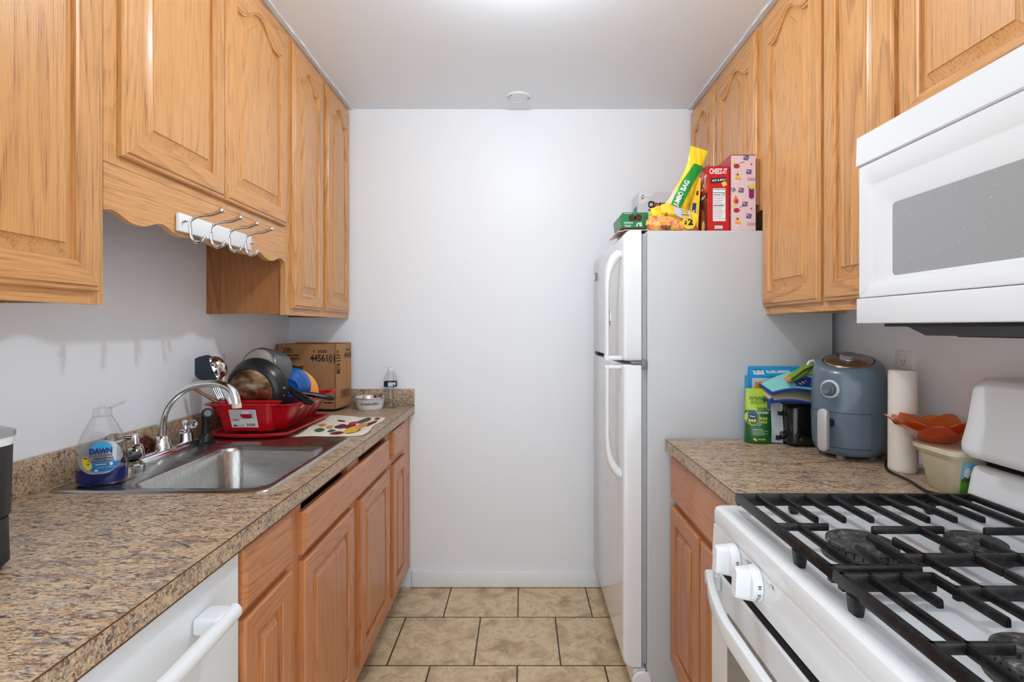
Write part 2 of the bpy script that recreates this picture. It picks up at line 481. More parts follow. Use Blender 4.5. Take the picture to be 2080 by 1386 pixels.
ZU0 = 1.372
G_UP = 'oak wall cabinets'
def upper(name, label, xw, Xf, sg, y0, y1, z0, doors, stiles, mid_rails=(), arch=.057, fl=.03):
    t = thing(name, (Xf, (y0 + y1) / 2, z0), label, 'cabinet', G_UP)
    carcass(t, xw, Xf - sg * .019, y0 + .006, y1 - .003, z0 + .004, ZC - .002, M_END if sg > 0 else W_V, zi=z0 + .016)
    frame(t, y0, y1, z0, ZC - .002, Xf, sg, stiles, [(y0 + .03, y1 - .03, z0, z0 + .04), (y0 + .03, y1 - .03, ZC - .05, ZC - .002)] + list(mid_rails), W_V, W_H)
    for a, b, c, d in doors:
        make_door(t, a, b, c, d, Xf, sg, arch)
    return t
XUL, XUR = -.884, .872
upper('wall_cabinet', 'oak wall cabinet left of the sink gap, cut off by left edge', XL, XUL, 1, .40, 1.099, ZU0,
      [(.735, 1.078, 1.398, 2.415), (.41, .725, 1.398, 2.415)], [(.40, .44), (.71, .75), (1.06, 1.099)])
upper('wall_cabinet', 'short oak wall cabinet over the sink, carrying the scalloped valance', XL, XUL, 1, 1.1005, 1.9465, 1.678,
      [(1.139, 1.531, 1.700, 2.415), (1.5365, 1.936, 1.700, 2.415)], [(1.1005, 1.145), (1.515, 1.555), (1.905, 1.9465)])
upper('wall_cabinet', 'tall double door oak wall cabinet in the back left corner', XL, XUL, 1, 1.948, 2.658, ZU0,
      [(1.989, 2.283, 1.398, 2.415), (2.327, 2.628, 1.398, 2.415)], [(1.948, 1.995), (2.275, 2.335), (2.615, 2.658)])
upper('wall_cabinet', 'oak wall cabinet over the refrigerator with two arched doors', XR, XUR, -1, 1.8755, 2.658, 1.752,
      [(1.915, 2.297, 1.776, 2.415), (2.318, 2.648, 1.776, 2.415)], [(1.8755, 1.925), (2.285, 2.33), (2.61, 2.658)])
upper('wall_cabinet', 'tall double door oak wall cabinet above the air fryer', XR, XUR, -1, 1.197, 1.874, ZU0,
      [(1.504, 1.862, 1.398, 2.415), (1.208, 1.486, 1.398, 2.415)], [(1.197, 1.235), (1.475, 1.515), (1.835, 1.874)])
upper('wall_cabinet', 'oak wall cabinet directly over the white microwave', XR, XUR, -1, .43, 1.1955, 1.757,
      [(.815, 1.187, 1.770, 2.415), (.44, .805, 1.770, 2.415)], [(.43, .47), (.79, .83), (1.16, 1.1955)])

# scalloped valance under the short cabinet
mb = MB()
pts = [(1.1010, 1.677), (1.9462, 1.677)]
N = 120
for i in range(N + 1):
    y = lerp(1.9462, 1.1010, i / N)
    k = (y - 1.123) / .157
    wv = .5 * (1 + math.cos(2 * PI * k))
    z = 1.560 + .0185 * (wv ** 1.35)
    pts.append((y, z))
mb.prism(pts, lambda u, v, w: Vector((XUL + w, u, v)), -.018, 0, W_H)
v = mb.build('valance', ang=25)
tag(v, 'oak valance board with a scalloped lower edge under the sink cabinet', 'valance')

# hook rack on the valance
H = thing('hook_rack', (XUL, 1.47, 1.60), 'white hook rack with four double chrome hooks on the valance', 'hook rack')
a, b = PY(371, 436, 1.36), PY(512, 505, 1.655)
xh = XUL + .001
Yr = lambda px: -xh * FPX / (VX - px)
mb = MB()
mb.T = Matrix.Translation((xh, 1.505, 1.5955)) @ Matrix.Rotation(R(.3), 4, 'X')
mb.box(0, .012, -.178, .178, -.024, .024, M_WPLA, .004)
mb.build('back_plate', H)
for y in (-.168, .168):
    mb = MB(); mb.cyl((xh + .012, 1.505 + y, 1.595), (xh + .024, 1.505 + y, 1.599), .0035, M_CHROME, n=10); mb.build('screw', H)
for i in range(4):
    y = 1.366 + i * .0912
    z = 1.5775 + i * .0014
    mb = MB()
    path = [(.012, .020), (.016, .028), (.028, .036), (.045, .040), (.066, .042), (.082, .047), (.094, .053)]
    low = [(.012, .020), (.0145, .004), (.015, -.012), (.020, -.024), (.032, -.030), (.043, -.027), (.050, -.018)]
    f = lambda q: Vector((xh + q[0], y, z + q[1]))
    mb.tube(*curve3([f(q) for q in path], [.0042] * 5 + [.0048, .0052], 3), M_CHROME, 12)
    mb.tube(*curve3([f(q) for q in low], [.0042] * 5 + [.0042, .0046], 3), M_CHROME, 12)
    mb.lathe([(.001, -.008), (.0062, -.005), (.0078, 0), (.0062, .005), (.001, .0078)], f((.096, .054)), (1, 0, .5), M_CHROME, 14)
    mb.lathe([(.001, -.005), (.0045, -.003), (.0055, 0), (.0045, .003), (.001, .005)], f((.051, -.017)), (.6, 0, 1), M_CHROME, 12)
    mb.build('hook', H)

# ---------------------------------------------------------------- left worktop, sink, base cabinets
XF = -.5465
W = thing('worktop', (-.86, 1.4, ZT), 'long brown granite patterned worktop with backsplash and sink cut-out', 'worktop')
mb = MB()
hx0, hx1, hy0, hy1 = -1.125, -.618, 1.252, 1.852
mb.box(XL + .0015, XF, .05, hy0, ZU, ZT, M_LAM); mb.box(XL + .0015, XF, hy1, YB - .0015, ZU, ZT, M_LAM)
mb.box(XL + .0015, hx0, hy0, hy1, ZU, ZT, M_LAM); mb.box(hx1, XF, hy0, hy1, ZU, ZT, M_LAM)
mb.box(XF - .0008, XF + .0004, .05, YB - .002, ZT - .0016, ZT + .0003, M_SEAM)
mb.box(XF - .001, XF + .0004, .05, YB - .002, ZU - .0005, ZU + .0022, M_SEAM)
mb.build('worktop_slab', W)
mb = MB(); mb.box(XL + .0015, -1.166, .05, YB - .0015, ZT + .0002, 1.0125, M_LAM, .002); mb.build('backsplash', W)
mb = MB(); mb.box(-1.1655, XF, YB - .019, YB - .0015, ZT + .0002, 1.0125, M_LAM, .002); mb.build('backsplash', W)

SK = thing('kitchen_sink', (-.875, 1.55, ZT), 'stainless steel single bowl drop-in sink in the left worktop', 'sink')
mb = MB()
def sring(x0, x1, y0, y1, r, z): return [(x, y, z) for x, y in rrect(x0, x1, y0, y1, r, 8)]
mb.loft([sring(-1.140, -.606, 1.240, 1.866, .028, ZT + .0004), sring(-1.138, -.608, 1.242, 1.864, .027, ZT + .0045), sring(-1.131, -.615, 1.249, 1.857, .024, ZT + .0062),
         sring(-1.122, -.622, 1.258, 1.848, .022, ZT + .0042), sring(-.972, -.628, 1.268, 1.722, .055, ZT + .0040), sring(-.968, -.632, 1.272, 1.718, .052, ZT + .001),
         sring(-.962, -.640, 1.280, 1.710, .05, ZT - .012), sring(-.955, -.648, 1.290, 1.700, .05, .80), sring(-.945, -.66, 1.30, 1.69, .05, .774), sring(-.92, -.685, 1.325, 1.665, .05, .762),
         sring(-.84, -.78, 1.46, 1.53, .028, .757)], M_STEEL, (False, True))
mb.build('basin', SK, ang=50)
mb = MB(); mb.lathe([(.043, 0), (.043, .003), (.033, .004), (.028, -.001), (.001, 0)], (-.81, 1.495, .7585), (0, 0, 1), M_CHROME, 28); mb.build('drain', SK)

XB, XD = -.571, -.571
G_LO = 'oak base cabinets'
def base(name, label, y0, y1, xw, Xf, sg, stiles, rails, doors, drawers, zb=.105):
    t = thing(name, (Xf, (y0 + y1) / 2, 0), label, 'cabinet', G_LO)
    carcass(t, xw, Xf - sg * .019, y0 + .002, y1 - .002, zb, ZU - .001, B_V, top=False, zi=zb + .02)
    frame(t, y0, y1, zb, ZU - .001, Xf, sg, stiles, rails, B_V, B_H)
    mb = MB(); mb.box(Xf - sg * .075, Xf - sg * .088, y0, y1, .001, zb - .0005, M_DGREY); mb.build('toe_kick', t)
    for d in doors: make_door(t, *d, Xf, sg, 0, .05, False)
    for d in drawers: make_drawer(t, *d, Xf, sg)
    return t
base('base_cabinet', 'narrow oak base cabinet beside the dishwasher, one drawer over one door', 1.040, 1.3115, XL + .002, XB, 1,
     [(1.040, 1.06), (1.25, 1.3115)], [(1.06, 1.25, .855, .889), (1.06, 1.25, .735, .765), (1.06, 1.25, .105, .16)],
     [(1.043, 1.262, .152, .736)], [(1.043, 1.262, .752, .8785)])
base('base_cabinet', 'wide oak sink base cabinet with two doors and a sagging false front', 1.313, 2.2105, XL + .002, XB, 1,
     [(1.313, 1.345), (1.705, 1.82), (2.17, 2.2105)], [(1.345, 2.17, .722, .752), (1.345, 2.17, .105, .16)],
     [(1.332, 1.722, .152, .728), (1.800, 2.186, .152, .728)], [(1.329, 2.183, .744, .8545)])
base('base_cabinet', 'narrow oak base cabinet at the back wall, left side', 2.212, 2.657, XL + .002, XB, 1,
     [(2.212, 2.28), (2.48, 2.657)], [(2.28, 2.48, .855, .889), (2.28, 2.48, .725, .765), (2.28, 2.48, .105, .16)],
     [(2.256, 2.500, .152, .722)], [(2.256, 2.500, .752, .873)])

D = thing('dishwasher', (-.6, .74, 0), 'white dishwasher with a long bar handle under the left worktop', 'dishwasher')
mb = MB(); mb.box(XL + .05, -.585, .438, 1.036, .10, .872, M_GREY); mb.build('tub_housing', D)
mb = MB(); mb.box(-.5845, -.560, .440, 1.0335, .105, .886, M_WHITE, .006, 3); dd = mb.build('door', D)
mb = MB()
mb.tube([(-.515, lerp(.50, .937, i / 20), .815 - .008 * (1 - (2 * i / 20 - 1) ** 2)) for i in range(21)], .0125, M_WHITE, 14, flat=1.2)
for y in (.53, .908):
    mb.box(-.5605, -.513, y - .026, y + .026, .799, .829, M_WHITE, .007, 3)
mb.build('handle', dd)
mb = MB(); mb.box(-.66, -.645, .44, 1.034, .001, .10, M_DGREY); mb.build('toe_kick', D)

# faucet, sprayer, strainer, scrubber, sponge on the sink ledge
ZS = ZT + .0045
FA = thing('faucet', (-1.107, 1.60, ZS), 'chrome two handle kitchen faucet with arched spout behind the sink', 'faucet')
fx, fy = -1.108, 1.605
mb = MB()
mb.loft([[(x, y, z) for x, y in rrect(fx - dx, fx + dx, fy - dy, fy + dy, dx * .98, 8)] for dx, dy, z in ((.032, .165, ZS), (.032, .165, ZS + .006), (.028, .160, ZS + .016), (.022, .152, ZS + .020))], M_CHROME)
mb.build('deck_plate', FA)
mb = MB()
mb.lathe([(.026, .018), (.025, .024), (.019, .05), (.0165, .056), (.013, .058)], (fx, fy, ZS), (0, 0, 1), M_CHROME, 28)
pp = [(fx, .05), (fx + .001, .09), (fx + .008, .125), (fx + .026, .160), (fx + .054, .188), (fx + .090, .208), (fx + .130, .218), (fx + .170, .219), (fx + .200, .212), (fx + .220, .198), (fx + .231, .180), (fx + .235, .158)]
mb.tube(*curve3([(x, fy - .01 * (i / 11), ZS + z) for i, (x, z) in enumerate(pp)], [.0118] * 2 + [.0108] * 8 + [.0115, .0125]), M_CHROME, 20)
mb.build('spout', FA)
mb = MB(); mb.cyl((fx + .2355, fy - .01, ZS + .159), (fx + .236, fy - .01, ZS + .145), .0135, mat('aerator_ring', srgb(214, 205, 176), .4)); mb.build('aerator', FA)
for y, ang in ((fy - .112, 205), (fy + .112, -35)):
    mb = MB()
    mb.lathe([(.024, .019), (.0225, .03), (.021, .046), (.018, .049), (.018, .054), (.011, .058), (.010, .080), (.0075, .086)], (fx, y, ZS), (0, 0, 1), M_CHROME, 24)
    hnd = mb.build('handle', FA)
    d = Vector((math.cos(R(ang)), math.sin(R(ang)), .05))
    o = Vector((fx, y, ZS + .076))
    mb = MB(); mb.cyl(o, o + d * .024, .0075, M_CHROME, n=12)
    mb.lathe([(.003, .018), (.0105, .026), (.0145, .042), (.0130, .058), (.006, .068), (.001, .07)], o, d, M_ACRYL, 12)
    mb.build('lever', hnd, label='clear acrylic lever')
SP = thing('sink_sprayer', (-1.075, 1.79, ZS), 'black pull-out side sprayer standing on the sink ledge', 'sprayer')
o = Vector((-1.062, 1.752, ZS))
mb = MB(); mb.lathe([(.029, 0), (.029, .004), (.021, .009), (.019, .03), (.016, .034)], o, (0, 0, 1), M_BLACK, 24); mb.build('holder', SP)
mb = MB(); mb.lathe([(.0125, .03), (.0135, .05), (.0125, .075), (.0145, .09), (.015, .105), (.008, .116)], o, (0, 0, 1), M_BLACK, 20)
mb.build('sprayer_body', SP)
mb = MB(); mb.lathe([(.0135, -.014), (.0165, -.004), (.017, .012), (.0145, .0155)], o + Vector((.006, -.004, .104)), (.62, -.75, .12), M_BLACK, 22)
mb.lathe([(.0105, .0152), (.010, .0168), (.001, .0155)], o + Vector((.006, -.004, .104)), (.62, -.75, .12), M_GREY, 20)
mb.build('spray_head', SP)
ST = thing('sink_strainer', (-1.05, 1.395, ZS), 'chrome sink strainer with black stopper between soap bottle and faucet', 'strainer')
o = Vector((-1.072, 1.412, ZS))
mb = MB(); mb.lathe([(.041, 0), (.043, .008), (.042, .019), (.036, .024), (.032, .020), (.031, .012)], o, (0, 0, 1), M_CHROME, 32)
mb.lathe([(.031, .010), (.031, .030), (.02, .034), (.001, .034)], o, (0, 0, 1), M_STEEL, 26); mb.build('basket', ST)
mb = MB(); mb.lathe([(.034, .035), (.037, .040), (.034, .047), (.012, .049), (.006, .056), (.001, .057)], o, (0, 0, 1), M_BLACK, 28); mb.build('stopper', ST)
def lump(name, c, r, m, amp, seed, sq=(1, 1, 1), n=14, ang=60):
    from mathutils import noise as mn
    mb = MB(); rings = []
    for i in range(n + 1):
        th = PI * i / n; ring = []
        for j in range(2 * n):
            ph = PI * j / n
            d = Vector((math.sin(th) * math.cos(ph), math.sin(th) * math.sin(ph), math.cos(th)))
            k = 1 + amp * mn.noise(d * 2.2 + Vector((seed, seed * 1.7, 0)))
            ring.append(Vector(c) + Vector((d.x * sq[0], d.y * sq[1], d.z * sq[2])) * r * k)
        rings.append(ring)
    mb.loft(rings, m, (False, False))
    return mb.build(name, ang=ang)
M_COPPER = mat('copper_wool', srgb(120, 62, 36), .45, metal=.6)
t = NT(M_COPPER); vo = t.n('ShaderNodeTexVoronoi'); vo.inputs['Scale'].default_value = 260; t.l(t.coord(), vo.inputs['Vector'])
t.bump(vo.outputs['Distance'], .004, 1.0); t.col(t.ramp(vo.outputs['Distance'], [(.1, srgb(176, 100, 60)), (.5, srgb(70, 30, 18))]))
tag(lump('scouring_pad', (-1.150, 1.590, ZS + .030), .036, M_COPPER, .25, 2.0, (.42, 1, .78)), 'copper wire scouring pad tucked behind the faucet', 'scouring pad')
M_SPONGE = mat('yellow_sponge', srgb(196, 172, 74), .9)
mb = MB(); mb.T = Matrix.Translation((-1.137, 1.412, ZS)) @ Matrix.Rotation(R(14), 4, 'Z')
mb.box(-.021, .021, -.045, .045, .0005, .052, M_SPONGE, .007, 3)
tag(mb.build('sponge'), 'worn yellow sponge standing behind the chrome strainer', 'sponge')

# ---------------------------------------------------------------- right worktop and base cabinet
W2 = thing('worktop', (.83, 1.5, ZT), 'short brown granite patterned worktop between stove and refrigerator', 'worktop')
mb = MB(); mb.box(.508, XR - .0015, 1.196, 1.846, ZU, ZT, M_LAM)
mb.box(.5077, .509, 1.196, 1.846, ZT - .0014, ZT + .0003, M_SEAM); mb.build('worktop_slab', W2)
base('base_cabinet', 'oak base cabinet with one drawer between stove and refrigerator', 1.200, 1.842, XR - .002, .540, -1,
     [(1.200, 1.225), (1.51, 1.56), (1.815, 1.842)], [(1.225, 1.815, .865, .889), (1.225, 1.815, .69, .735), (1.225, 1.815, .105, .16)],
     [(1.548, 1.836, .152, .700), (1.212, 1.527, .152, .700)], [(1.212, 1.836, .722, .871)])

# ---------------------------------------------------------------- refrigerator
FR = thing('refrigerator', (.75, 2.24, 0), 'white top freezer refrigerator in the back right corner', 'refrigerator')
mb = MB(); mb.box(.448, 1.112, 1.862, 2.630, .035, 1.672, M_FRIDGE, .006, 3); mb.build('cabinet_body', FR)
mb = MB(); mb.box(.426, .4475, 1.876, 2.616, .12, 1.655, M_GASKET)
for x in (.430, .436, .442): mb.box(x, x + .003, 1.870, 2.622, .115, 1.662, M_GASKET, .001)
mb.build('gasket', FR)
def fdoor(z0, z1, rt, rb):
    pts = [(.427, z0), (.427, z1)]
    x0 = .362
    for i in range(9):
        a = R(90 + 90 * i / 8); pts.append((x0 + rt + rt * math.cos(a), z1 - rt + rt * math.sin(a)))
    for i in range(9):
        a = R(180 + 90 * i / 8); pts.append((x0 + rb + rb * math.cos(a), z0 + rb + rb * math.sin(a)))
    bm = bmesh.new()
    y0, y1 = 1.862, 2.630
    va = [bm.verts.new((x, y0, z)) for x, z in pts]; vb = [bm.verts.new((x, y1, z)) for x, z in pts]
    n = len(pts)
    bm.faces.new(va); bm.faces.new(vb[::-1])
    for i in range(n): bm.faces.new((va[i], vb[i], vb[(i + 1) % n], va[(i + 1) % n]))
    bmesh.ops.recalc_face_normals(bm, faces=bm.faces)
    es = [e for e in bm.edges if abs(e.verts[0].co.y - e.verts[1].co.y) < 1e-6 and min(e.verts[0].co.x, e.verts[1].co.x) < .426]
    bmesh.ops.bevel(bm, geom=es, offset=.010, segments=4, profile=.5, affect='EDGES')
    bm.verts.index_update()
    mb = MB(); mb.add([v.co.copy() for v in bm.verts], [[v.index for v in f.verts] for f in bm.faces], M_FDOOR); bm.free()
    return mb
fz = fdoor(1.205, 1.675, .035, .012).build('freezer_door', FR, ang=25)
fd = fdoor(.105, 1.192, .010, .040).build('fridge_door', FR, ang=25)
def fhandle(pts, parent, ws):
    mb = MB(); rings = []
    P = [Vector((x, 0, z)) for x, z in pts]
    for i, p in enumerate(P):
        d = (P[min(i + 1, len(P) - 1)] - P[max(i - 1, 0)]).normalized(); nrm = Vector((d.z, 0, -d.x))
        h = ws[i]
        rings.append([p + nrm * (a * h) + Vector((0, 1.905 + b * .017, 0)) for a, b in circle(0, 0, 1, 1, 14)])
    mb.loft(rings, M_WHITE)
    return mb.build('handle', parent, ang=50)
fhandle([(.366, 1.590), (.352, 1.592), (.338, 1.578), (.325, 1.553), (.316, 1.522), (.311, 1.485), (.3105, 1.44), (.3105, 1.35), (.3105, 1.27), (.311, 1.205)], fz, [.014, .018, .018, .016, .013, .011, .010, .010, .010, .0105])
mb = MB(); mb.box(.3015, .372, 1.889, 1.921, 1.206, 1.222, M_WHITE, .004); mb.build('handle_foot', fz)
fhandle([(.3115, 1.190), (.311, 1.12), (.311, 1.02), (.311, .93), (.313, .89), (.319, .855), (.330, .825), (.345, .802), (.358, .790), (.368, .786)], fd, [.0105, .010, .010, .010, .011, .013, .015, .016, .016, .012])
mb = MB(); mb.box(.3015, .372, 1.889, 1.921, 1.174, 1.189, M_WHITE, .004); mb.build('handle_foot', fd)
mb = MB(); mb.box(.3585, .3625, 2.545, 2.585, 1.555, 1.592, M_GREY, .001); mb.box(.3575, .3586, 2.55, 2.58, 1.559, 1.588, M_CHROME); mb.build('badge', fz)
mb = MB()
mb.T = Matrix.Translation((0, 1.905, 1.36)) @ Matrix.Diagonal((1, .9, 2.6, 1)) @ Matrix.Translation((0, -1.905, -1.36))
mb.lathe([(.012, 0), (.012, .002), (.001, .003)], (.3205, 1.905, 1.36), (1, 0, 0), M_CHROME, 24); mb.build('handle_emblem', fz)
mb = MB(); mb.box(.392, .446, 1.8625, 1.90, 1.1935, 1.2035, M_GREY, .002); mb.box(.428, .447, 1.8565, 1.868, 1.178, 1.210, M_GREY, .003); mb.build('hinge', FR)
mb = MB(); mb.box(.366, .40, 2.53, 2.615, 1.1925, 1.2045, M_DGREY); mb.build('door_gap_shade', FR)  # dark block standing in for shade at the far end of the door gap
mb = MB(); mb.box(.40, .447, 1.87, 2.62, .02, .098, M_WPLA, .008, 3); mb.build('toe_grille', FR)
mb = MB(); mb.lathe([(.001, 0), (.034, .001), (.036, .006), (.030, .012)], (.43, 1.868, .062), (0, -1, 0), M_WPLA, 24); mb.cyl((.43, 1.88, .0205), (.43, 1.90, .0205), .02, M_GREY); mb.build('foot', FR)
for x_, y_ in ((.50, 2.58), (1.05, 2.58), (1.05, 1.92)):
    mb = MB(); mb.cyl((x_, y_, 0), (x_, y_, .04), .018, M_GREY); mb.build('roller', FR)

# ---------------------------------------------------------------- stove
SV = thing('stove', (.8, .81, 0), 'white four burner gas stove with black cast iron grates', 'stove')
sy0, sy1 = .432, 1.192
mb = MB(); mb.box(.455, 1.13, sy0, sy1, .02, .885, M_WHITE, .004); mb.build('oven_body', SV)
mb = MB()                                  # cooktop: raised rim, shallow pan
def cr(x0, x1, y0, y1, r, z): return [(x, y, z) for x, y in rrect(x0, x1, y0, y1, r, 6)]
mb.loft([cr(.440, 1.13, sy0, sy1, .012, .878), cr(.4365, 1.13, sy0, sy1, .012, .888), cr(.4365, 1.13, sy0, sy1, .014, .911), cr(.4385, 1.128, sy0 + .002, sy1 - .002, .014, .917),
         cr(.4435, 1.124, sy0 + .007, sy1 - .007, .016, .9207), cr(.450, 1.12, sy0 + .014, sy1 - .014, .02, .9215), cr(.462, 1.015, sy0 + .030, sy1 - .030, .03, .9205), cr(.474, 1.010, sy0 + .042, sy1 - .042, .03, .914), cr(.50, .99, sy0 + .07, sy1 - .07, .03, .912)], M_WHITE)
mb.build('cooktop', SV, ang=32)
mb = MB(); mb.prism([(.464, .802), (.434, .808), (.438, .877), (.464, .884)], lambda u, v, w: Vector((u, w, v)), sy0 + .003, sy1 - .003, M_WHITE)
cp = plane((.4352, 0, .843), (0, -1, 0), (0.058, 0, 1))
M_MARK = mat('panel_print', srgb(90, 90, 92), .6)
for k, y in enumerate((1.055, .958)):
    mb.poly(circle(-(y - .045), .030, .0016, .0016, 8), cp, M_MARK, .0006); mb.poly(circle(-(y + .035), .032, .0016, .0016, 8), cp, M_MARK, .0006)
    mb.rect(-(y - .044), .026, -(y - .010), .0265, cp, M_MARK, .0006)
    mb.text('n', cp, -(y - .052), .028, .005, .006, M_MARK)
mb.build('control_panel', SV)
M_KPRINT = M_INK
for y in (1.066, .969):
    o = Vector((.437, y, .849)); ax = Vector((-1, 0, .05)).normalized(); up = Vector((.05, 0, 1)).normalized(); sd = Vector((0, 1, 0))
    mb = MB(); mb.lathe([(.031, .001), (.033, .003), (.033, .0035), (.0305, .016), (.028, .019), (.001, .019)], o, ax, M_WPLA, 36)
    gr = []
    for h, hw, hh in ((.018, .0155, .029), (.028, .0135, .0285), (.040, .0115, .0275), (.043, .010, .026)):
        gr.append([o + ax * h + sd * a + up * b for a, b in rrect(-hw, hw, -hh, hh, min(hw, .009) * .9, 3)])
    mb.loft(gr, M_WPLA)
    def kf(u, v, w, o=o):                  # skirt print wraps round the knob rim on the camera side
        a = v / .0318; rr = .0316 + w
        return o + ax * (.009 + u) + (-sd * math.cos(a) + up * math.sin(a)) * rr
    mb.text('LITE', lambda u, v, w: kf(-v, u, w), -.012, 0, .012, .0062, M_INK, off=.0008)
    mb.text('HI', lambda u, v, w: kf(-v, u, w), .006, 0, .006, .0062, M_INK, off=.0008)
    mb.rect(-.004, -.0245, .004, -.0225, kf, M_INK, .0008)
    mb.build('knob', SV)
od = MB(); od.box(.432, .460, sy0 + .003, sy1 - .003, .21, .786, M_WHITE, .005, 3); od = od.build('oven_door', SV)
M_OGLASS = mat('oven_glass', srgb(120, 122, 124), .10, coat=.5)
t = NT(M_OGLASS); vo = t.n('ShaderNodeTexVoronoi'); vo.inputs['Scale'].default_value = 520; vo.inputs['Randomness'].default_value = 0.0; t.l(t.coord(), vo.inputs['Vector'])
t.col(t.ramp(vo.outputs['Distance'], [(.25, srgb(84, 86, 88)), (.55, srgb(136, 138, 140))]))
mb = MB(); mb.box(.4308, .4325, .53, 1.093, .32, .725, M_OGLASS); mb.build('door_window', od)
mb = MB(); mb.box(.437, .455, sy0 + .006, sy1 - .006, .7865, .8015, M_VOID); mb.build('vent_gap', SV)
mb = MB(); rings = []
for i in range(25):
    t_ = i / 24; y = lerp(1.150, .474, t_); k = 1 - (2 * t_ - 1) ** 2
    x = .4305 - .012 - .042 * min(1, k * 1.25) ** .8
    hh = .017
    rings.append([(x + a, y, .772 + b - .004 * k) for a, b in rrect(-.009, .007, -hh, hh, .0035, 3)])
mb.loft(rings, M_WHITE); mb.box(.408, .4325, 1.128, 1.168, .752, .785, M_WHITE, .006); mb.box(.408, .4325, .456, .496, .752, .785, M_WHITE, .006)
mb.build('handle', od, ang=36)
mb = MB(); mb.box(.437, .46, sy0 + .003, sy1 - .003, .06, .203, M_WHITE, .005); mb.build('drawer_front', SV)
mb = MB()                                  # backguard
def bg_sec(pts, y0, y1, mb, r):
    n = len(pts); rings = []
    for y, k in ((y0, .86), (y0 + r * .3, .955), (y0 + r, 1), (y1 - r, 1), (y1 - r * .3, .955), (y1, .86)):
        cx = sum(p[0] for p in pts) / n; cz = sum(p[1] for p in pts) / n
        rings.append([(cx + (px - cx) * k, y, cz + (pz - cz) * k) for px, pz in pts])
    mb.loft(rings, M_WHITE)
bg_sec([(1.012, .915), (1.014, .945), (1.024, .995), (1.029, 1.008), (1.037, 1.013), (1.13, 1.013), (1.13, .915)], sy0, sy1, mb, .012)
mb.build('riser', SV, ang=40)
mb = MB()
bg_sec([(1.001, 1.036), (.995, 1.044), (.996, 1.056), (1.012, 1.11), (1.026, 1.19), (1.034, 1.206), (1.05, 1.214), (1.12, 1.215), (1.13, 1.205), (1.13, 1.036), (1.06, 1.031)], sy0 - .003, sy1 - .002, mb, .03)
mb.build('backguard', SV, ang=45)
mb = MB(); mb.box(1.045, 1.12, sy0 + .02, sy1 - .02, 1.0135, 1.0325, M_VOID); mb.build('backguard_gap', SV)
# burners
for bx, by, rr in ((.610, .936, .058), (.818, .940, .047), (.612, .600, .058), (.818, .606, .050)):
    o = Vector((bx, by, .912))
    mb = MB(); mb.lathe([(rr * 1.10, 0), (rr * 1.06, .006), (rr * .90, .009), (rr * .86, .021), (rr * .80, .022)], o, (0, 0, 1), M_BSIDE, 40)
    for k in range(24):
        a = 2 * PI * k / 24
        p = o + Vector((math.cos(a) * rr * .865, math.sin(a) * rr * .865, .016)); q = o + Vector((math.cos(a) * rr * .895, math.sin(a) * rr * .895, .016))
        d = Vector((-math.sin(a), math.cos(a), 0)) * .0012
        mb.add([p - d - Vector((0, 0, .005)), p + d - Vector((0, 0, .005)), p + d + Vector((0, 0, .004)), p - d + Vector((0, 0, .004)),
                q - d - Vector((0, 0, .005)), q + d - Vector((0, 0, .005)), q + d + Vector((0, 0, .004)), q - d + Vector((0, 0, .004))],
               [(4, 5, 6, 7), (0, 1, 5, 4), (1, 2, 6, 5), (2, 3, 7, 6), (3, 0, 4, 7)], M_INK)
    b_ = mb.build('burner', SV)
    mb = MB(); mb.lathe([(rr * .93, .0215), (rr * .98, .024), (rr * .97, .029), (rr * .90, .031), (rr * .66, .0305), (rr * .62, .0345), (rr * .55, .036), (.001, .037)], o, (0, 0, 1), M_BURN, 40)
    mb.build('burner_cap', b_)
# grates
GZ0, GZ1 = .9445, .957
def bar(mb, x0, y0, x1, y1, w=.009, z0=GZ0, z1=GZ1):
    a, b = Vector((x0, y0, 0)), Vector((x1, y1, 0)); d = (b - a).normalized(); s = Vector((-d.y, d.x, 0)) * w / 2
    rings = []
    for p, k in ((a - d * .0015, .8), (a + d * .001, 1), (b - d * .001, 1), (b + d * .0015, .8)):
        h = z1 - z0
        rings.append([p + s * (u * k) + Vector((0, 0, z0 + h * v)) for u, v in ((-1.0, 0), (1.0, 0), (1.0, .7), (.55, 1), (-.55, 1), (-1.0, .7))])
    mb.loft(rings, M_IRON)
def foot(mb, x, y):
    mb.loft([[(x + a, y + b, z) for a, b in rrect(-h, h, -h, h, .003, 2)] for h, z in ((.0075, .9135), (.0085, .922), (.010, .941))], M_IRON)
def grate(flip):
    mb = MB()
    fy_ = (lambda y: y) if not flip else (lambda y: 2 * .7925 - y)
    B = lambda x0, y0, x1, y1, **k: bar(mb, x0, fy_(y0), x1, fy_(y1), **k)
    xa, xb, yt, ym = .477, .990, 1.152, .806
    B(xa, yt, xb, yt, w=.011, z0=.932); B(xa, yt, xa, ym - .012, w=.0125, z0=.9405); B(xb, yt, xb, .848)
    B(xa, ym, .615, ym, w=.013, z0=.932); B(.615, ym, .615, .925); B(.615, .846, xb, .846, w=.010, z0=.938)
    B(.519, yt, .519, ym); B(.735, yt, .735, .795); B(.943, yt, .943, .846)
    for x in (.572, .626, .680, .789, .842, .896): B(x, yt, x, 1.012)
    B(xa, .977, .572, .977); B(.648, .962, .776, .962); B(.850, .956, xb, .956)
    B(.566, ym, .566, .88)
    for x, y1 in ((.652, .912), (.806, .912), (.878, .905)): B(x, y1, x, .795)
    for x, y in ((.600, yt), (.900, yt), (xa, .841 if flip else .895), (xb, .90)): foot(mb, x, fy_(y))
    return mb.build('grate', SV, ang=40)
grate(False); grate(True)

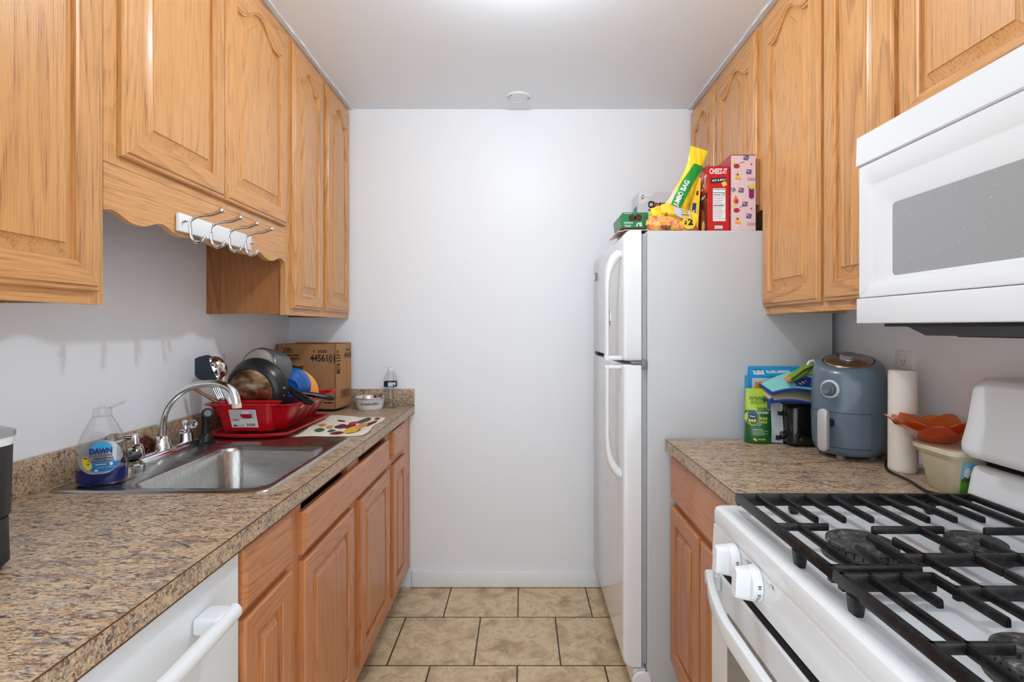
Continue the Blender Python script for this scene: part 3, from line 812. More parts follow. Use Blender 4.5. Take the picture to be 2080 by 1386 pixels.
# ---------------------------------------------------------------- microwave
MW = thing('microwave', (.95, .81, 1.335), 'white over the range microwave with a grey window above the stove', 'microwave')
my0, my1, mx = .432, 1.192, .768
mb = MB(); mb.box(mx + .026, XR - .001, my0 + .002, my1 - .002, 1.340, 1.755, M_WHITE, .003); mb.build('housing', MW)
mb = MB(); mb.prism([(mx + .030, 1.756), (mx - .002, 1.756), (mx - .004, 1.692), (mx + .004, 1.689), (mx + .030, 1.689)], lambda u, v, w: Vector((u, w, v)), my0, my1, M_WHITE); mb.build('vent_panel', MW)
mb = MB(); mb.box(mx - .003, mx + .03, my0 - .001, my1 + .001, 1.333, 1.390, M_WHITE, .003, 3); mb.build('lower_panel', MW)
fm = lambda u, v, w: Vector((mx - w, u, v))
dy0, dy1, dz0, dz1 = .600, 1.1885, 1.3915, 1.6885
mb = MB()
lo = [[fm(u, v, w) for u, v in rrect(dy0 + i, dy1 - i, dz0 + j, dz1 - j2, r, 6)] for i, j, j2, r, w in
      ((0, 0, 0, .004, -.022), (0, 0, 0, .004, -.002), (.002, .002, .002, .004, 0), (.040, .026, .046, .012, .0005), (.0425, .0285, .0485, .012, -.0012),
       (.048, .034, .054, .012, -.0014), (.094, .0385, .099, .012, -.006), (.098, .0415, .103, .010, -.0075))]
mb.loft(lo, M_WHITE, (False, False)); md = mb.build('door', MW, ang=35)
M_MWIN = mat('microwave_window', srgb(160, 161, 162), .22, coat=.2)
t = NT(M_MWIN); wn = t.noise(t.coord(), 700, 2); sp_ = t.noise(t.coord(), 240, 1)
c_ = t.mix(srgb(166, 167, 168), srgb(140, 141, 142), wn)
t.col(t.mix(c_, srgb(196, 196, 196), t.ramp(sp_, [(.73, g(0)), (.77, g(1))])))
mb = MB(); mb.prism(rrect(dy0 + .098, dy1 - .098, dz0 + .0415, dz1 - .103, .010, 6), fm, -.012, -.0074, M_MWIN); mb.build('door_window', md)
mb = MB(); mb.box(mx, mx + .024, my0 + .001, dy0 - .002, dz0, dz1, M_WHITE, .003); mb.build('control_panel', MW)
mb = MB()
M_UND = mat('grease_filter', srgb(70, 70, 72), .5)
mb.box(.80, 1.14, .45, 1.150, 1.3265, 1.3395, M_BLACK)
mb.loft([[(x, y, 1.3264) for x, y in rrect(.82, 1.12, .47, 1.115, .01)], [(x, y, 1.308) for x, y in rrect(.835, 1.11, .48, 1.085, .01)]], M_UND)
mb.box(.86, 1.08, .55, 1.03, 1.3055, 1.3082, M_BLACK, .001)
mb.build('grease_filter', MW)
# ---------------------------------------------------------------- left counter objects
def C(name, r, g_, b, rough=.5, **k): return mat(name, srgb(r, g_, b), rough, **k)
Z0 = ZT + .0006

# countertop ice maker cut by the left edge
IM = thing('ice_maker', (-1.0, .69, Z0), 'black and grey countertop appliance cut off by the left edge', 'appliance')
M_IMB = C('charcoal_plastic', 46, 45, 47, .5)
def prr(x0, x1, y0, y1, r, z, n=7): return [(x, y, z) for x, y in rrect(x0, x1, y0, y1, r, n)]
mb = MB(); mb.loft([prr(-1.13, -.846, .53, .868, .035, Z0 + .002), prr(-1.135, -.839, .525, .875, .034, Z0 + .012), prr(-1.135, -.8385, .525, .8755, .04, Z0 + .085)], M_IMB); mb.build('lower_housing', IM, ang=50)
mb = MB(); mb.loft([prr(-1.133, -.8405, .527, .8735, .04, Z0 + .0855), prr(-1.137, -.8365, .523, .8775, .04, Z0 + .089), prr(-1.138, -.8345, .522, .8795, .04, Z0 + .203)], M_IMB); mb.build('upper_housing', IM, ang=50)
mb = MB(); mb.loft([prr(-1.139, -.8335, .521, .8805, .041, Z0 + .2034), prr(-1.139, -.8325, .521, .8815, .041, Z0 + .217)], M_WPLA); mb.build('trim_band', IM, ang=50)
M_LID = C('grey_lid', 150, 151, 153, .25, coat=.3)
mb = MB(); mb.loft([prr(-1.140, -.8315, .520, .8825, .042, Z0 + .2174), prr(-1.140, -.8315, .520, .8825, .042, Z0 + .226), prr(-1.13, -.858, .53, .872, .05, Z0 + .236), prr(-1.10, -.89, .56, .84, .06, Z0 + .246), prr(-1.05, -.94, .61, .79, .05, Z0 + .249)], M_LID); mb.build('lid', IM, ang=60)

# dish soap bottle
SO = thing('dish_soap_bottle', (-1.055, 1.312, ZS), 'clear dish soap bottle with a little blue liquid on the sink corner', 'soap bottle')
bo = Vector((-1.056, 1.312, ZS + .0005))
prof = [(.0, .046, .028), (.003, .051, .032), (.012, .053, .034), (.04, .0545, .035), (.075, .053, .034), (.105, .0475, .031), (.130, .0385, .027), (.150, .029, .0225), (.163, .022, .019), (.1675, .0195, .0185)]
ya = R(22)                                  # bottle turned a little toward the aisle
ux_, uy_ = Vector((math.cos(ya), math.sin(ya), 0)), Vector((-math.sin(ya), math.cos(ya), 0))
def brow(z, a, b, s=1.0, n=36):
    out = []
    for k in range(n):
        t_ = 2 * PI * k / n; c_, s_ = math.cos(t_), math.sin(t_)
        e = 2 / 2.6
        out.append(bo + ux_ * (math.copysign(abs(c_) ** e, c_) * a * s) + uy_ * (math.copysign(abs(s_) ** e, s_) * b * s) + Vector((0, 0, z)))
    return out
mb = MB(); mb.loft([brow(*p) for p in prof], M_PET, (True, False)); mb.build('bottle_body', SO, ang=60)
M_SOAP = mat('blue_soap', srgb(22, 38, 124), .08, trans=.3, ior=1.33)
mb = MB(); mb.loft([brow(.0016, .0445, .0265), brow(.004, .0494, .0304), brow(.012, .0514, .0324), brow(.040, .0529, .0334), brow(.0405, .0529, .0334)], M_SOAP); mb.build('liquid_soap', SO, ang=60)
mb = MB(); o = bo + Vector((0, 0, .168))
mb.lathe([(.0195, -.001), (.0205, .001), (.0205, .004), (.019, .005), (.0195, .012), (.0195, .018), (.017, .0205), (.006, .021), (.0055, .027), (.001, .0275)], o, (0, 0, 1), M_PET, 28)
mb.build('cap', SO)
mb = MB(); d = (ux_ * .95 + Vector((0, 0, .42))).normalized()
mb.tube([o + ux_ * .014 + Vector((0, 0, .019)), o + ux_ * .022 + Vector((0, 0, .0225)), o + ux_ * .022 + Vector((0, 0, .0225)) + d * .022, o + ux_ * .022 + Vector((0, 0, .0225)) + d * .028], [.005, .008, .0085, .004], M_PET, 12, flat=.4)
mb.build('flip_top', SO)
def soapf(u, v, w):                         # front surface of the bottle (faces the camera)
    z = v
    for i in range(len(prof) - 1):
        if prof[i][0] <= z <= prof[i + 1][0]:
            k = (z - prof[i][0]) / (prof[i + 1][0] - prof[i][0]); a = lerp(prof[i][1], prof[i + 1][1], k); b = lerp(prof[i][2], prof[i + 1][2], k); break
    q = min(abs(u) / a, .985)
    y = b * (1 - q ** 2.6) ** (1 / 2.6)
    return bo + ux_ * u - uy_ * (y + .0006 + w) + Vector((0, 0, z))
M_PALE = C('label_grey', 196, 200, 204, .6)
M_LSIL, M_LBLU, M_LSKY, M_NAVY, M_LYEL = C('label_silver', 176, 182, 188, .3, metal=.4), C('label_blue', 24, 118, 190, .4), C('label_sky', 60, 168, 222, .4), C('label_navy', 26, 38, 120, .5), C('label_yellow', 232, 200, 40, .5)
mb = MB()
def ell_strip(cx, cy, rx, ry, y0, y1, m, w, n=16):
    for i in range(n):
        xa, xb = lerp(-rx, rx, i / n), lerp(-rx, rx, (i + 1) / n)
        h = lambda x: ry * math.sqrt(max(0, 1 - (x / rx) ** 2))
        a0, a1 = max(cy - h(xa), y0), min(cy + h(xa), y1); b0, b1 = max(cy - h(xb), y0), min(cy + h(xb), y1)
        if a1 <= a0 and b1 <= b0: continue
        mb.poly([(cx + xa, min(a0, a1)), (cx + xb, min(b0, b1)), (cx + xb, b1), (cx + xa, a1)], soapf, m, w)
ell_strip(.003, .071, .0455, .043, .030, .114, M_LSIL, 0)
ell_strip(.008, .092, .022, .016, .086, .112, M_LSKY, .0003)
ell_strip(.010, .066, .036, .034, .036, .058, M_LBLU, .0003)
mb.text('DAWN', soapf, .007, .0865, .045, .014, M_NAVY, bold=.05, off=.0009)
mb.text('PLATINUM', soapf, .007, .0752, .045, .0055, M_MARK, off=.0009)
mb.text('REMOVES 99%', soapf, .013, .0678, .038, .0045, M_NAVY, bold=.04, off=.0009)
mb.text('GREASE & FOOD RESIDUE', soapf, .011, .0615, .046, .0035, M_NAVY, bold=.03, off=.0009)
mb.rect(-.003, .0525, .019, .0545, soapf, M_PALE, .0009, 3)
mb.poly(smooth([(-.0285, .072), (-.023, .0745), (-.018, .071), (-.0175, .064), (-.011, .056), (-.0105, .047), (-.016, .041), (-.022, .043), (-.0285, .052), (-.031, .063)], 3), soapf, M_LYEL, .0006)
mb.poly(smooth([(-.028, .0705), (-.023, .0725), (-.0185, .0695), (-.0235, .0685)], 3), soapf, M_INK, .0009)
mb.poly([(-.019, .0635), (-.0145, .062), (-.0195, .0605)], soapf, C('beak', 220, 120, 50), .0009)
mb.poly(circle(.028, .0535, .0035, .0042, 12), soapf, M_PAPER, .0009)
mb.rect(-.004, .0365, .002, .0415, soapf, M_PAPER, .0009)
mb.rect(0, .0455, .036, .0465, soapf, M_LYEL, .0009, 4)
mb.build('front_label', SO)

# dish rack: tray, basin
TR = MB()
def ring2(x0, x1, y0, y1, r, z, bulge=0, n=9):
    out = []
    cx = (x0 + x1) / 2
    for x, y in rrect(x0, x1, y0, y1, r, n):
        out.append((x, y, z))
    # densify front edge so that it can bow
    res = []
    for i, p in enumerate(out):
        q = out[(i + 1) % len(out)]
        res.append(p)
        if abs(p[0] - q[0]) > .05 or abs(p[1] - q[1]) > .05:
            for k in range(1, 12): res.append(tuple(lerp(p[j], q[j], k / 12) for j in range(3)))
    fin = []
    for x, y, z_ in res:
        if bulge and y < (y0 + y1) / 2:
            k = max(0, 1 - abs((x - cx) / ((x1 - x0) / 2)) ** 2)
            y -= bulge * k
        fin.append((x, y, z_))
    return fin
ZTR = ZS + .001
TR.loft([ring2(-1.10, -.845, 1.86, 2.235, .02, ZTR + .001, .03), ring2(-1.112, -.832, 1.845, 2.245, .025, ZTR + .008, .03), ring2(-1.117, -.826, 1.838, 2.25, .025, ZTR + .016, .03), ring2(-1.117, -.826, 1.838, 2.25, .025, ZTR + .019, .03),
         ring2(-1.107, -.838, 1.850, 2.24, .022, ZTR + .018, .03), ring2(-1.098, -.85, 1.865, 2.23, .02, ZTR + .006, .03)], M_RED)
tag(TR.build('drain_tray', ang=50), 'red plastic drain tray under the dish rack', 'drain tray')
DR = thing('dish_rack', (-.95, 2.03, ZTR + .02), 'red plastic dish rack basin full of drying pans and cutlery', 'dish rack')
mb = MB(); zb_ = ZTR + .0195; zt_ = 1.055
sec = lambda k, z, o=0, b=.0: ring2(lerp(-1.078, -1.112, k) - o, lerp(-.865, -.806, k) + o, lerp(1.885, 1.835, k) - o, lerp(2.165, 2.235, k) + o, .035, z, b)
mb.loft([sec(0, zb_, -.004), sec(.05, zb_ + .004), sec(.5, lerp(zb_, zt_, .5)), sec(.93, zt_ - .012), sec(1, zt_ - .006, .004), sec(1, zt_ - .004, .013), sec(1, zt_, .014), sec(1, zt_, .002),
         sec(.93, zt_ - .012, -.003), sec(.5, lerp(zb_, zt_, .5), -.003), sec(.05, zb_ + .006, -.004)], M_RED, (True, True))
mb.build('basin', DR, ang=50)
mb = MB(); rings = []                      # cutlery compartment bulging out of the front wall
for k, z in ((0, zb_ + .004), (.5, lerp(zb_, zt_, .5)), (.93, zt_ - .008), (1, zt_ - .002)):
    yf = lerp(1.852, 1.818, k)
    x0, x1 = lerp(-1.066, -1.078, k), lerp(-.892, -.880, k)
    rings.append([(x, yy, z) for x, yy in rrect(x0, x1, yf, 1.91, .018, 6)])
inner = [[(lerp(-.979, x, .965), lerp(1.87, y, .92), z) for x, y, z in rg] for rg in rings[::-1]]
inner[0] = [(x, y, z + .0005) for x, y, z in inner[0]]
lip = [(lerp(-.979, x, 1.06), lerp(1.87, y, 1.12), z) for x, y, z in rings[-1]]
mb.loft(rings[:-1] + [[(x, y, z - .001) for x, y, z in rings[-1]], lip, [(x, y, z + .004) for x, y, z in lip]] + inner, M_RED); mb.build('cutlery_cup', DR, ang=50)
def rf_(u, v, w):
    z = zb_ + .055 + v
    zs = [(zb_ + .004, 0), (lerp(zb_, zt_, .5), .5), (zt_ - .008, .93), (zt_ - .002, 1)]
    for (z0, k0), (z1, k1) in zip(zs, zs[1:]):
        if z <= z1 or z1 == zs[-1][0]:
            k = lerp(k0, k1, (z - z0) / (z1 - z0)); break
    return Vector((-.966 + u, lerp(1.852, 1.818, k) - .0006 - w, z))
mb = MB()
for v0, v1 in ((-.038, -.0045), (-.0045, .028)): mb.rect(-.056, v0, .038, v1, lambda u, v, w: rf_(u - .004, v, w + .0002), M_PAPER, .0006, 6)
lf_ = lambda u, v, w: rf_((u + .006) * 1.1 - .014, v, w + .0006)
M_PALE = C('label_grey', 196, 200, 204, .6); M_LRED = C('label_red', 170, 22, 30, .5)
mb.rect(-.046, -.006, .034, .026, lf_, M_PALE, .0004, 6)
mb.poly([(-.014, .012), (.026, .012), (.022, .008), (.024, .0), (.014, -.005), (-.006, -.004), (-.012, .002)], lf_, M_LRED, .0008)
mb.poly(circle(.004, .012, .014, .010, 14), lf_, M_WPLA, .0006)
mb.rect(-.044, -.014, -.020, -.006, lf_, M_LRED, .0008); mb.rect(-.0425, -.0130, -.0215, -.0070, lf_, M_PAPER, .0009)
mb.rect(-.040, -.0115, -.024, -.0085, lf_, M_LRED, .0011)
mb.rect(-.042, -.034, -.030, -.028, lf_, C('flag_blue', 40, 60, 140), .0008); mb.rect(-.028, -.0325, -.008, -.0305, lf_, M_GREY, .0009)
for i in range(11):
    x = .008 + i * .0019; mb.rect(x, -.033, x + (.0014 if i % 3 == 0 else .0007), -.024, lf_, M_INK, .0008)
mb.rect(.003, -.033, .006, -.024, lf_, M_INK, .0008)
mb.build('label_sticker', DR, label='white product sticker')
mb = MB(); mb.box(-.835, -.797, 2.195, 2.262, zt_ - .004, zt_ + .006, M_RED, .003); mb.build('rim_handle', DR)
def sidef(u, v, w):                         # right wall of the basin
    zs = [(zb_, 0), (zb_ + .004, .05), (lerp(zb_, zt_, .5), .5), (zt_ - .012, .93), (zt_, 1)]
    for (z0, k0), (z1, k1) in zip(zs, zs[1:]):
        if v <= z1 or z1 == zt_:
            k = lerp(k0, k1, (v - z0) / (z1 - z0)); break
    return Vector((lerp(-.865, -.806, k) + .0008 + w, u, v))
mb = MB(); M_SLOT = C('slot_shadow', 84, 8, 16, .6)
for y in (1.935, 2.005, 2.075, 2.145):
    for dy in (-.017, 0, .017):
        t_ = 1 - abs(dy) / .04
        mb.poly([(y + dy * 1.05 - .0035, zb_ + .012), (y + dy * 1.05 + .0035, zb_ + .012), (y + dy * .45 + .0025, zb_ + .060 + .012 * t_), (y + dy * .45 - .0025, zb_ + .060 + .012 * t_)], sidef, M_SLOT, .0006)
    mb.poly(circle(y, zb_ + .073, .012, .012, 14)[:8], sidef, M_PAPER, .0009)
mb.build('side_slots', DR)

# pans and dishes in the rack
def axes(ax):
    ax = Vector(ax).normalized(); a = ax.cross(Vector((0, 0, 1))).normalized(); return ax, a, a.cross(ax)
M_PAN = C('dark_nonstick', 58, 58, 58, .28, metal=.55)
M_BASE2 = mat('pan_base_reflections', srgb(150, 112, 82), .3, metal=1)
t = NT(M_BASE2); t.col(t.ramp(t.noise(t.coord((14, 14, 26)), 1.4, 3, .5, .4), [(.32, srgb(110, 76, 52)), (.5, srgb(184, 146, 108)), (.66, srgb(226, 210, 190))]))  # brown and pale reflections painted into the metal's base colour
FP = thing('frying_pan', (-1.012, 1.965, zb_), 'dark frying pan with brown reflections painted on its base leaning in the red rack', 'frying pan')
o = Vector((-1.008, 1.935, 1.083)); ax = Vector((.12, 1, .10))
mb = MB(); mb.lathe([(.083, .0), (.092, .001), (.104, .008), (.114, .024), (.1215, .042), (.124, .046), (.123, .048), (.119, .045), (.110, .025), (.098, .006), (.001, .003)], o, ax, M_PAN, 48, (False, False)); mb.build('pan_body', FP, ang=60)
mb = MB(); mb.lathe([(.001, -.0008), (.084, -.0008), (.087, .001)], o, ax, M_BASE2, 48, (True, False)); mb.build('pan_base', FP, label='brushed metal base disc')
p0 = Vector((-.905, 1.972, 1.083)); p1 = Vector((-.742, 2.055, 1.044))
mb = MB(); mb.tube([p0, p0.lerp(p1, .2)], .005, M_CHROME, 8)
for dz in (.014, -.016): mb.lathe([(.001, -.004), (.006, -.002), (.006, .003), (.001, .005)], Vector((-.892, 1.953, 1.083 + dz)), (1, -.4, 0), M_CHROME, 12)
mb.tube([p0.lerp(p1, k) + Vector((0, 0, .004 * math.sin(k * PI))) for k in (.18, .25, .4, .6, .8, .95, 1.0)], [.007, .011, .013, .0145, .0155, .0155, .010], M_BLACK, 12, flat=.7)
q = p0.lerp(p1, .88); mb.lathe([(.0065, -.0118), (.0065, .0118)], q, (0, -1, .15), M_CARD, 12)
mb.build('handle', FP)
SPN = thing('saucepan', (-1.0, 2.06, zb_), 'grey saucepan tipped on its side above the frying pan', 'saucepan')
o = Vector((-1.028, 2.022, 1.170)); ax = Vector((.22, 1, -.26))
mb = MB(); mb.lathe([(.070, .0), (.078, .003), (.0815, .012), (.083, .09), (.0855, .094), (.0855, .0965), (.080, .094), (.079, .012), (.001, .006)], o, ax, C('grey_enamel', 104, 105, 108, .25, metal=.35), 44, (False, False)); mb.build('pot_body', SPN, ang=50)
M_PB = C('pot_base', 186, 176, 162, .5)
mb = MB(); mb.lathe([(.001, -.0005), (.068, -.0005), (.073, .001)], o, ax, M_PB, 40, (True, False)); mb.build('pot_base', SPN, label='pale worn base disc')
h0 = Vector((-.944, 2.050, 1.103)); h1 = Vector((-.764, 1.885, 1.052))
mb = MB(); mb.lathe([(.001, -.002), (.0075, 0), (.0075, .006), (.003, .009)], Vector((-.953, 2.03, 1.118)), (1, -.5, -.1), M_CHROME, 14)
ks = [0, .08, .16, .2, .24, .28, .32, .36, .40, .44, .48, .52, .6, .75, .92, 1.0]
rs = [.007, .011, .013, .0152, .0126, .0152, .0126, .0152, .0126, .0152, .0128, .0152, .0150, .0165, .0175, .012]
mb.tube([h0.lerp(h1, k) for k in ks], rs, M_BLACK, 14, flat=.8)
q = h0.lerp(h1, .86); mb.lathe([(.0065, -.0142), (.0065, .0142)], q, (-.5, -.8, .25), M_CARD, 12); mb.build('handle', SPN)
M_BLUE = C('blue_glaze', 22, 92, 168, .12, coat=.5)
BB = MB(); o = Vector((-.934, 2.085, 1.082))
BB.lathe([(.001, .004), (.032, .004), (.034, .0), (.038, .0), (.040, .006), (.058, .016), (.072, .034), (.0775, .048), (.078, .052), (.0745, .050), (.066, .032), (.04, .014), (.001, .012)], o, (-.25, 1, .06), M_BLUE, 44, (False, False))
tag(BB.build('bowl', ang=45), 'glossy blue bowl with a foot ring standing in the dish rack', 'bowl')
OP = MB(); OP.lathe([(.001, 0), (.06, .0), (.066, .003), (.096, .016), (.1015, .020), (.100, .022), (.064, .006), (.001, .004)], Vector((-.940, 2.135, 1.054)), (-.42, 1, -.1), C('orange_plastic', 242, 158, 84, .4), 44, (False, False))
tag(OP.build('plate', ang=50), 'plain orange plate behind the blue bowl in the rack', 'plate')
# utensils in the cutlery cup
M_TURN = C('black_nylon', 44, 50, 60, .45)
mb = MB(); Yt = 1.885
pl = [(382.6, 745), (387, 737), (393, 731), (402, 726), (413, 723), (424, 721.5), (434, 728), (441, 742), (445, 760), (440, 771), (424, 773), (406, 771.5), (394, 759)]
f0 = lambda u, v, w: PY(u, v, Yt + w)
pl = smooth(pl, 4)
mb.prism(pl, f0, 0, .0035, M_TURN)
hp = [PY(424, 772, Yt), PY(436, 788, Yt - .01), PY(448, 806, Yt - .025), PY(460, 830, Yt - .035)]
mb.tube(hp, [.009, .008, .007, .007], M_TURN, 10, flat=.5)
tag(mb.build('spatula', ang=40), 'wide black nylon spatula standing head up in the rack', 'spatula')
mb = MB(); o = PY(437, 748, 1.845); ax = Vector((-.55, -.55, -.25)).normalized()
pr = [(.0445 * math.sin(R(a)), -.0445 * .8 * math.cos(R(a))) for a in range(2, 91, 8)]
mb.lathe([(r, z) for r, z in pr] + [(.0465, .001), (.0435, .001)] + [(r * .96, z * .95 + .001) for r, z in pr[::-1]], o, ax, M_CHROME, 32, (False, False))
mb.tube([o + Vector((.028, .01, -.012)), PY(455, 776, 1.85), PY(462, 800, 1.84), PY(468, 828, 1.83)], [.006, .0065, .006, .006], M_CHROME, 10, flat=.5)
tag(mb.build('ladle', ang=50), 'shiny metal ladle standing bowl up beside the black spatula', 'ladle')
M_HW = wood('knife_handle_wood', 0, srgb(150, 100, 58), srgb(126, 80, 44), srgb(80, 48, 26), coat=.1)
KN = thing('kitchen_knife', PY(440, 815, 1.84), 'knife with riveted wooden handle poking out of the rack', 'knife')
k0, k1 = PY(389, 787, 1.815), PY(441, 817, 1.84)
mb = MB(); mb.tube([k0, k0.lerp(k1, .12), k0.lerp(k1, .4), k0.lerp(k1, .75), k1], [.006, .009, .0085, .0095, .009], M_HW, 12, flat=.6)
for k in (.2, .52, .86): q = k0.lerp(k1, k); mb.lathe([(.0028, -.008), (.0028, .008)], q, (.2, -1, .2), mat('brass', srgb(214, 170, 90), .25, metal=1) if k == .2 else bpy.data.materials['brass'], 10)
mb.build('handle', KN)
mb = MB(); d = (k1 - k0).normalized(); mb.prism([(0, -.008), (.05, -.010), (.062, -.004), (.05, .007), (0, .007)], plane(k1, d, d.cross(Vector((0, 1, 0)))), -.0008, .0008, M_STEEL); mb.build('blade', KN)
mb = MB(); a_, b_ = PY(438, 786, 1.83), PY(452, 818, 1.84)
d = (b_ - a_).normalized(); s_ = d.cross(Vector((0, 1, 0))).normalized()
for k in (-1.5, -.5, .5, 1.5): mb.tube([a_ + s_ * (k * .0062), a_ + s_ * (k * .0058) + d * .044], [.0016, .0018], M_CHROME, 6)
mb.prism([(.044, -.0125), (.052, -.0125), (.064, -.006), (.075, -.0035), (.12, -.005), (.12, .005), (.075, .0035), (.064, .006), (.052, .0125), (.044, .0125)], plane(a_, d, s_), -.001, .001, M_CHROME)
tag(mb.build('fork'), 'metal fork standing tines up among the cutlery', 'fork')
for i, (xa, ya_, xb, yb, dY, lb) in enumerate(((452, 786, 474, 826, .0, 'table knife nearest the fork in the cutlery cup of the rack'), (462, 788, 486, 826, -.006, 'table knife under the faucet tip in the cutlery cup of the rack'))):
    a_, b_ = PY(xa, ya_, 1.838 + dY), PY(xb, yb, 1.838 + dY); d = (b_ - a_).normalized(); s_ = d.cross(Vector((0, 1, 0))).normalized()
    mb = MB(); mb.prism([(0, -.004), (.004, -.0075), (.06, -.009), (.11, -.007), (.11, .006), (.06, .0075), (.006, .0075), (0, .004)], plane(a_, d, s_), -.0012, .0012, M_CHROME)
    tag(mb.build('table_knife'), lb, 'table knife', 'table knives in the dish rack')

# cardboard box
BX = thing('cardboard_box', (-1.0, 2.53, Z0), 'open brown cardboard box with printed numbers in the corner', 'box')
u_ = Vector((-.988, .152, 0)).normalized(); v_ = Vector((.152, .988, 0)).normalized()
corner = Vector((-.872, 2.437, Z0 + .012)); Lx, Ly, Hh, th = .297, .155, .305, .004
mb = MB()
def slab(p, a, la, b, lb, n): mb.add([p, p + a * la, p + a * la + b * lb, p + b * lb] + [q + n for q in (p, p + a * la, p + a * la + b * lb, p + b * lb)], [(3, 2, 1, 0), (4, 5, 6, 7), (0, 1, 5, 4), (1, 2, 6, 5), (2, 3, 7, 6), (3, 0, 4, 7)], M_CARD)
zz = Vector((0, 0, 1))
slab(corner, u_, Lx, zz, Hh, v_ * th); slab(corner, v_, Ly, zz, Hh, u_ * th); slab(corner + v_ * (Ly - th), u_, Lx, zz, Hh + .004, v_ * th); slab(corner + u_ * (Lx - th), v_, Ly, zz, Hh, u_ * th); slab(corner, u_, Lx, v_, Ly, zz * th)
f1 = lambda u, v, w=0: corner - u_ * u + zz * v - v_ * w          # u negative to the left
f2 = lambda u, v, w=0: corner + v_ * u + zz * v - u_ * w
M_CINK = C('box_print', 40, 28, 20, .8)
mb.text('2/39\'s', f1, -.243, .276, .048, .026, M_CINK, off=.0006)
mb.rect(-.267, .249, -.222, .2545, f1, M_CINK); mb.rect(-.217, .249, -.184, .2545, f1, M_CINK); mb.text('LONG LENGTH -', f1, -.222, .236, .090, .012, M_CINK, bold=.04, off=.0006); mb.rect(-.262, .219, -.212, .225, f1, M_CINK)
mb.text('36000', f1, -.066, .271, .048, .016, M_CINK, off=.0006); mb.poly(circle(-.108, .272, .006, .006, 10), f1, C('print_faded', 120, 84, 54, .8), .0004)
mb.text('44561', f1, -.083, .240, .087, .034, M_CINK, bold=.025, off=.0006); mb.text('01', f1, -.017, .238, .029, .032, M_CINK, bold=.02, off=.0006)
def obox(x0, y0, x1, y1, f, w=.0014):
    mb.rect(x0, y0, x1, y0 + w, f, M_CINK); mb.rect(x0, y1 - w, x1, y1, f, M_CINK); mb.rect(x0, y0, x0 + w, y1, f, M_CINK); mb.rect(x1 - w, y0, x1, y1, f, M_CINK)
obox(-.036, .217, -.001, .258, f1)
mb.text('39\'s', f2, .022, .268, .022, .018, M_CINK); mb.rect(.007, .250, .046, .255, f2, M_CINK); mb.text('LONG LENGTH', f2, .028, .240, .044, .009, M_CINK, bold=.03); mb.rect(.009, .223, .052, .228, f2, M_CINK)
mb.text('36000', f2, .118, .276, .035, .009, M_CINK); mb.text('44561', f2, .106, .250, .046, .026, M_CINK); mb.text('01', f2, .143, .251, .018, .024, M_CINK); obox(.131, .234, .154, .268, f2)
mb.rect(.012, .165, .042, .212, f2, M_CINK); mb.text('P', f2, .027, .189, .016, .034, M_CARD, bold=.03, off=.0011)
obox(.052, .045, .140, .085, f2, .002)
random.seed(3)
for i in range(20):
    x = .058 + i * .0039; mb.rect(x, .049, x + random.choice((.0008, .0016, .0022)), .081, f2, M_CINK)
mb.rect(-.058, .028, -.012, .034, f1, M_CINK)
mb.prism([(-.245, .232), (-.155, .205), (-.16, .2015), (-.25, .228)], lambda u, v, w: f1(u, v, w), 0, .045, M_CARD)
mb.rect(-.245, .150, -.165, .200, f1, C('box_hole', 104, 72, 46, .9), .0004)
mb.build('box_body', BX)

# dog bowl, water bottle, tea towel, outlet
DB = thing('dog_bowl', (-.738, 2.535, Z0), 'white and steel dog bowl with black lettering by the box', 'dog bowl')
o = Vector((-.738, 2.535, Z0)); prf = [(.001, .001), (.056, .0), (.0585, .003), (.0625, .014), (.0705, .050), (.0725, .055)]
mb = MB(); mb.lathe(prf + [(.071, .055), (.060, .012), (.001, .010)], o, (0, 0, 1), M_WHITE, 44, (True, True))
def bowlf(u, v, w):
    r = lerp(.0595, .0708, (v - .005) / .046) + .0007 + w; a = u / .065
    b0 = math.atan2(-.95, .30)
    return o + Vector((math.cos(b0 + a) * r, math.sin(b0 + a) * r, v))
mb.text('EAT•BARK•REPEAT', bowlf, -.002, .031, .088, .0125, M_INK, off=.0004); mb.build('bowl_body', DB, ang=50)
mb = MB(); mb.lathe([(.0705, .0555), (.079, .0552), (.0805, .057), (.078, .0595), (.070, .060), (.066, .055), (.052, .020), (.001, .014)], o, (0, 0, 1), M_CHROME, 44, (False, False)); mb.build('steel_liner', DB, ang=50)
WB = thing('water_bottle', (-.649, 2.575, Z0), 'clear plastic water bottle at the worktop\'s back end', 'bottle')
o = Vector((-.649, 2.575, Z0)); pr = [(.026, .0), (.031, .003), (.0325, .010), (.0325, .020)]
z = .02
for i in range(6): pr += [(.0305, z + .006), (.0325, z + .012)]; z += .0125
pr += [(.033, .100), (.0315, .103), (.0315, .131), (.033, .134), (.031, .150), (.024, .166), (.0145, .178), (.0135, .182)]
mb = MB(); mb.lathe(pr, o, (0, 0, 1), M_PET, 32, (True, False)); mb.build('bottle_body', WB, ang=60)
mb = MB(); mb.lathe([(.0322, .104), (.0322, .130)], o, (0, 0, 1), C('bottle_label', 34, 42, 66, .5), 32, (False, False))
def wbf(u, v, w):
    a = math.atan2(-.97, .24) + u / .0322; r = .0327 + w
    return o + Vector((math.cos(a) * r, math.sin(a) * r, v))
mb.rect(-.030, .104, .006, .1065, wbf, M_LBLU, .0002, 6); mb.rect(-.012, .108, .012, .127, wbf, M_PALE, .0002, 4); mb.poly([(.012, .124), (.020, .128), (.028, .120), (.020, .110)], wbf, M_PAPER, .0003)
mb.build('label', WB)
mb = MB(); mb.lathe([(.0145, .182), (.0148, .184), (.0145, .196), (.001, .1965)], o, (0, 0, 1), M_WPLA, 24); mb.build('cap', WB)

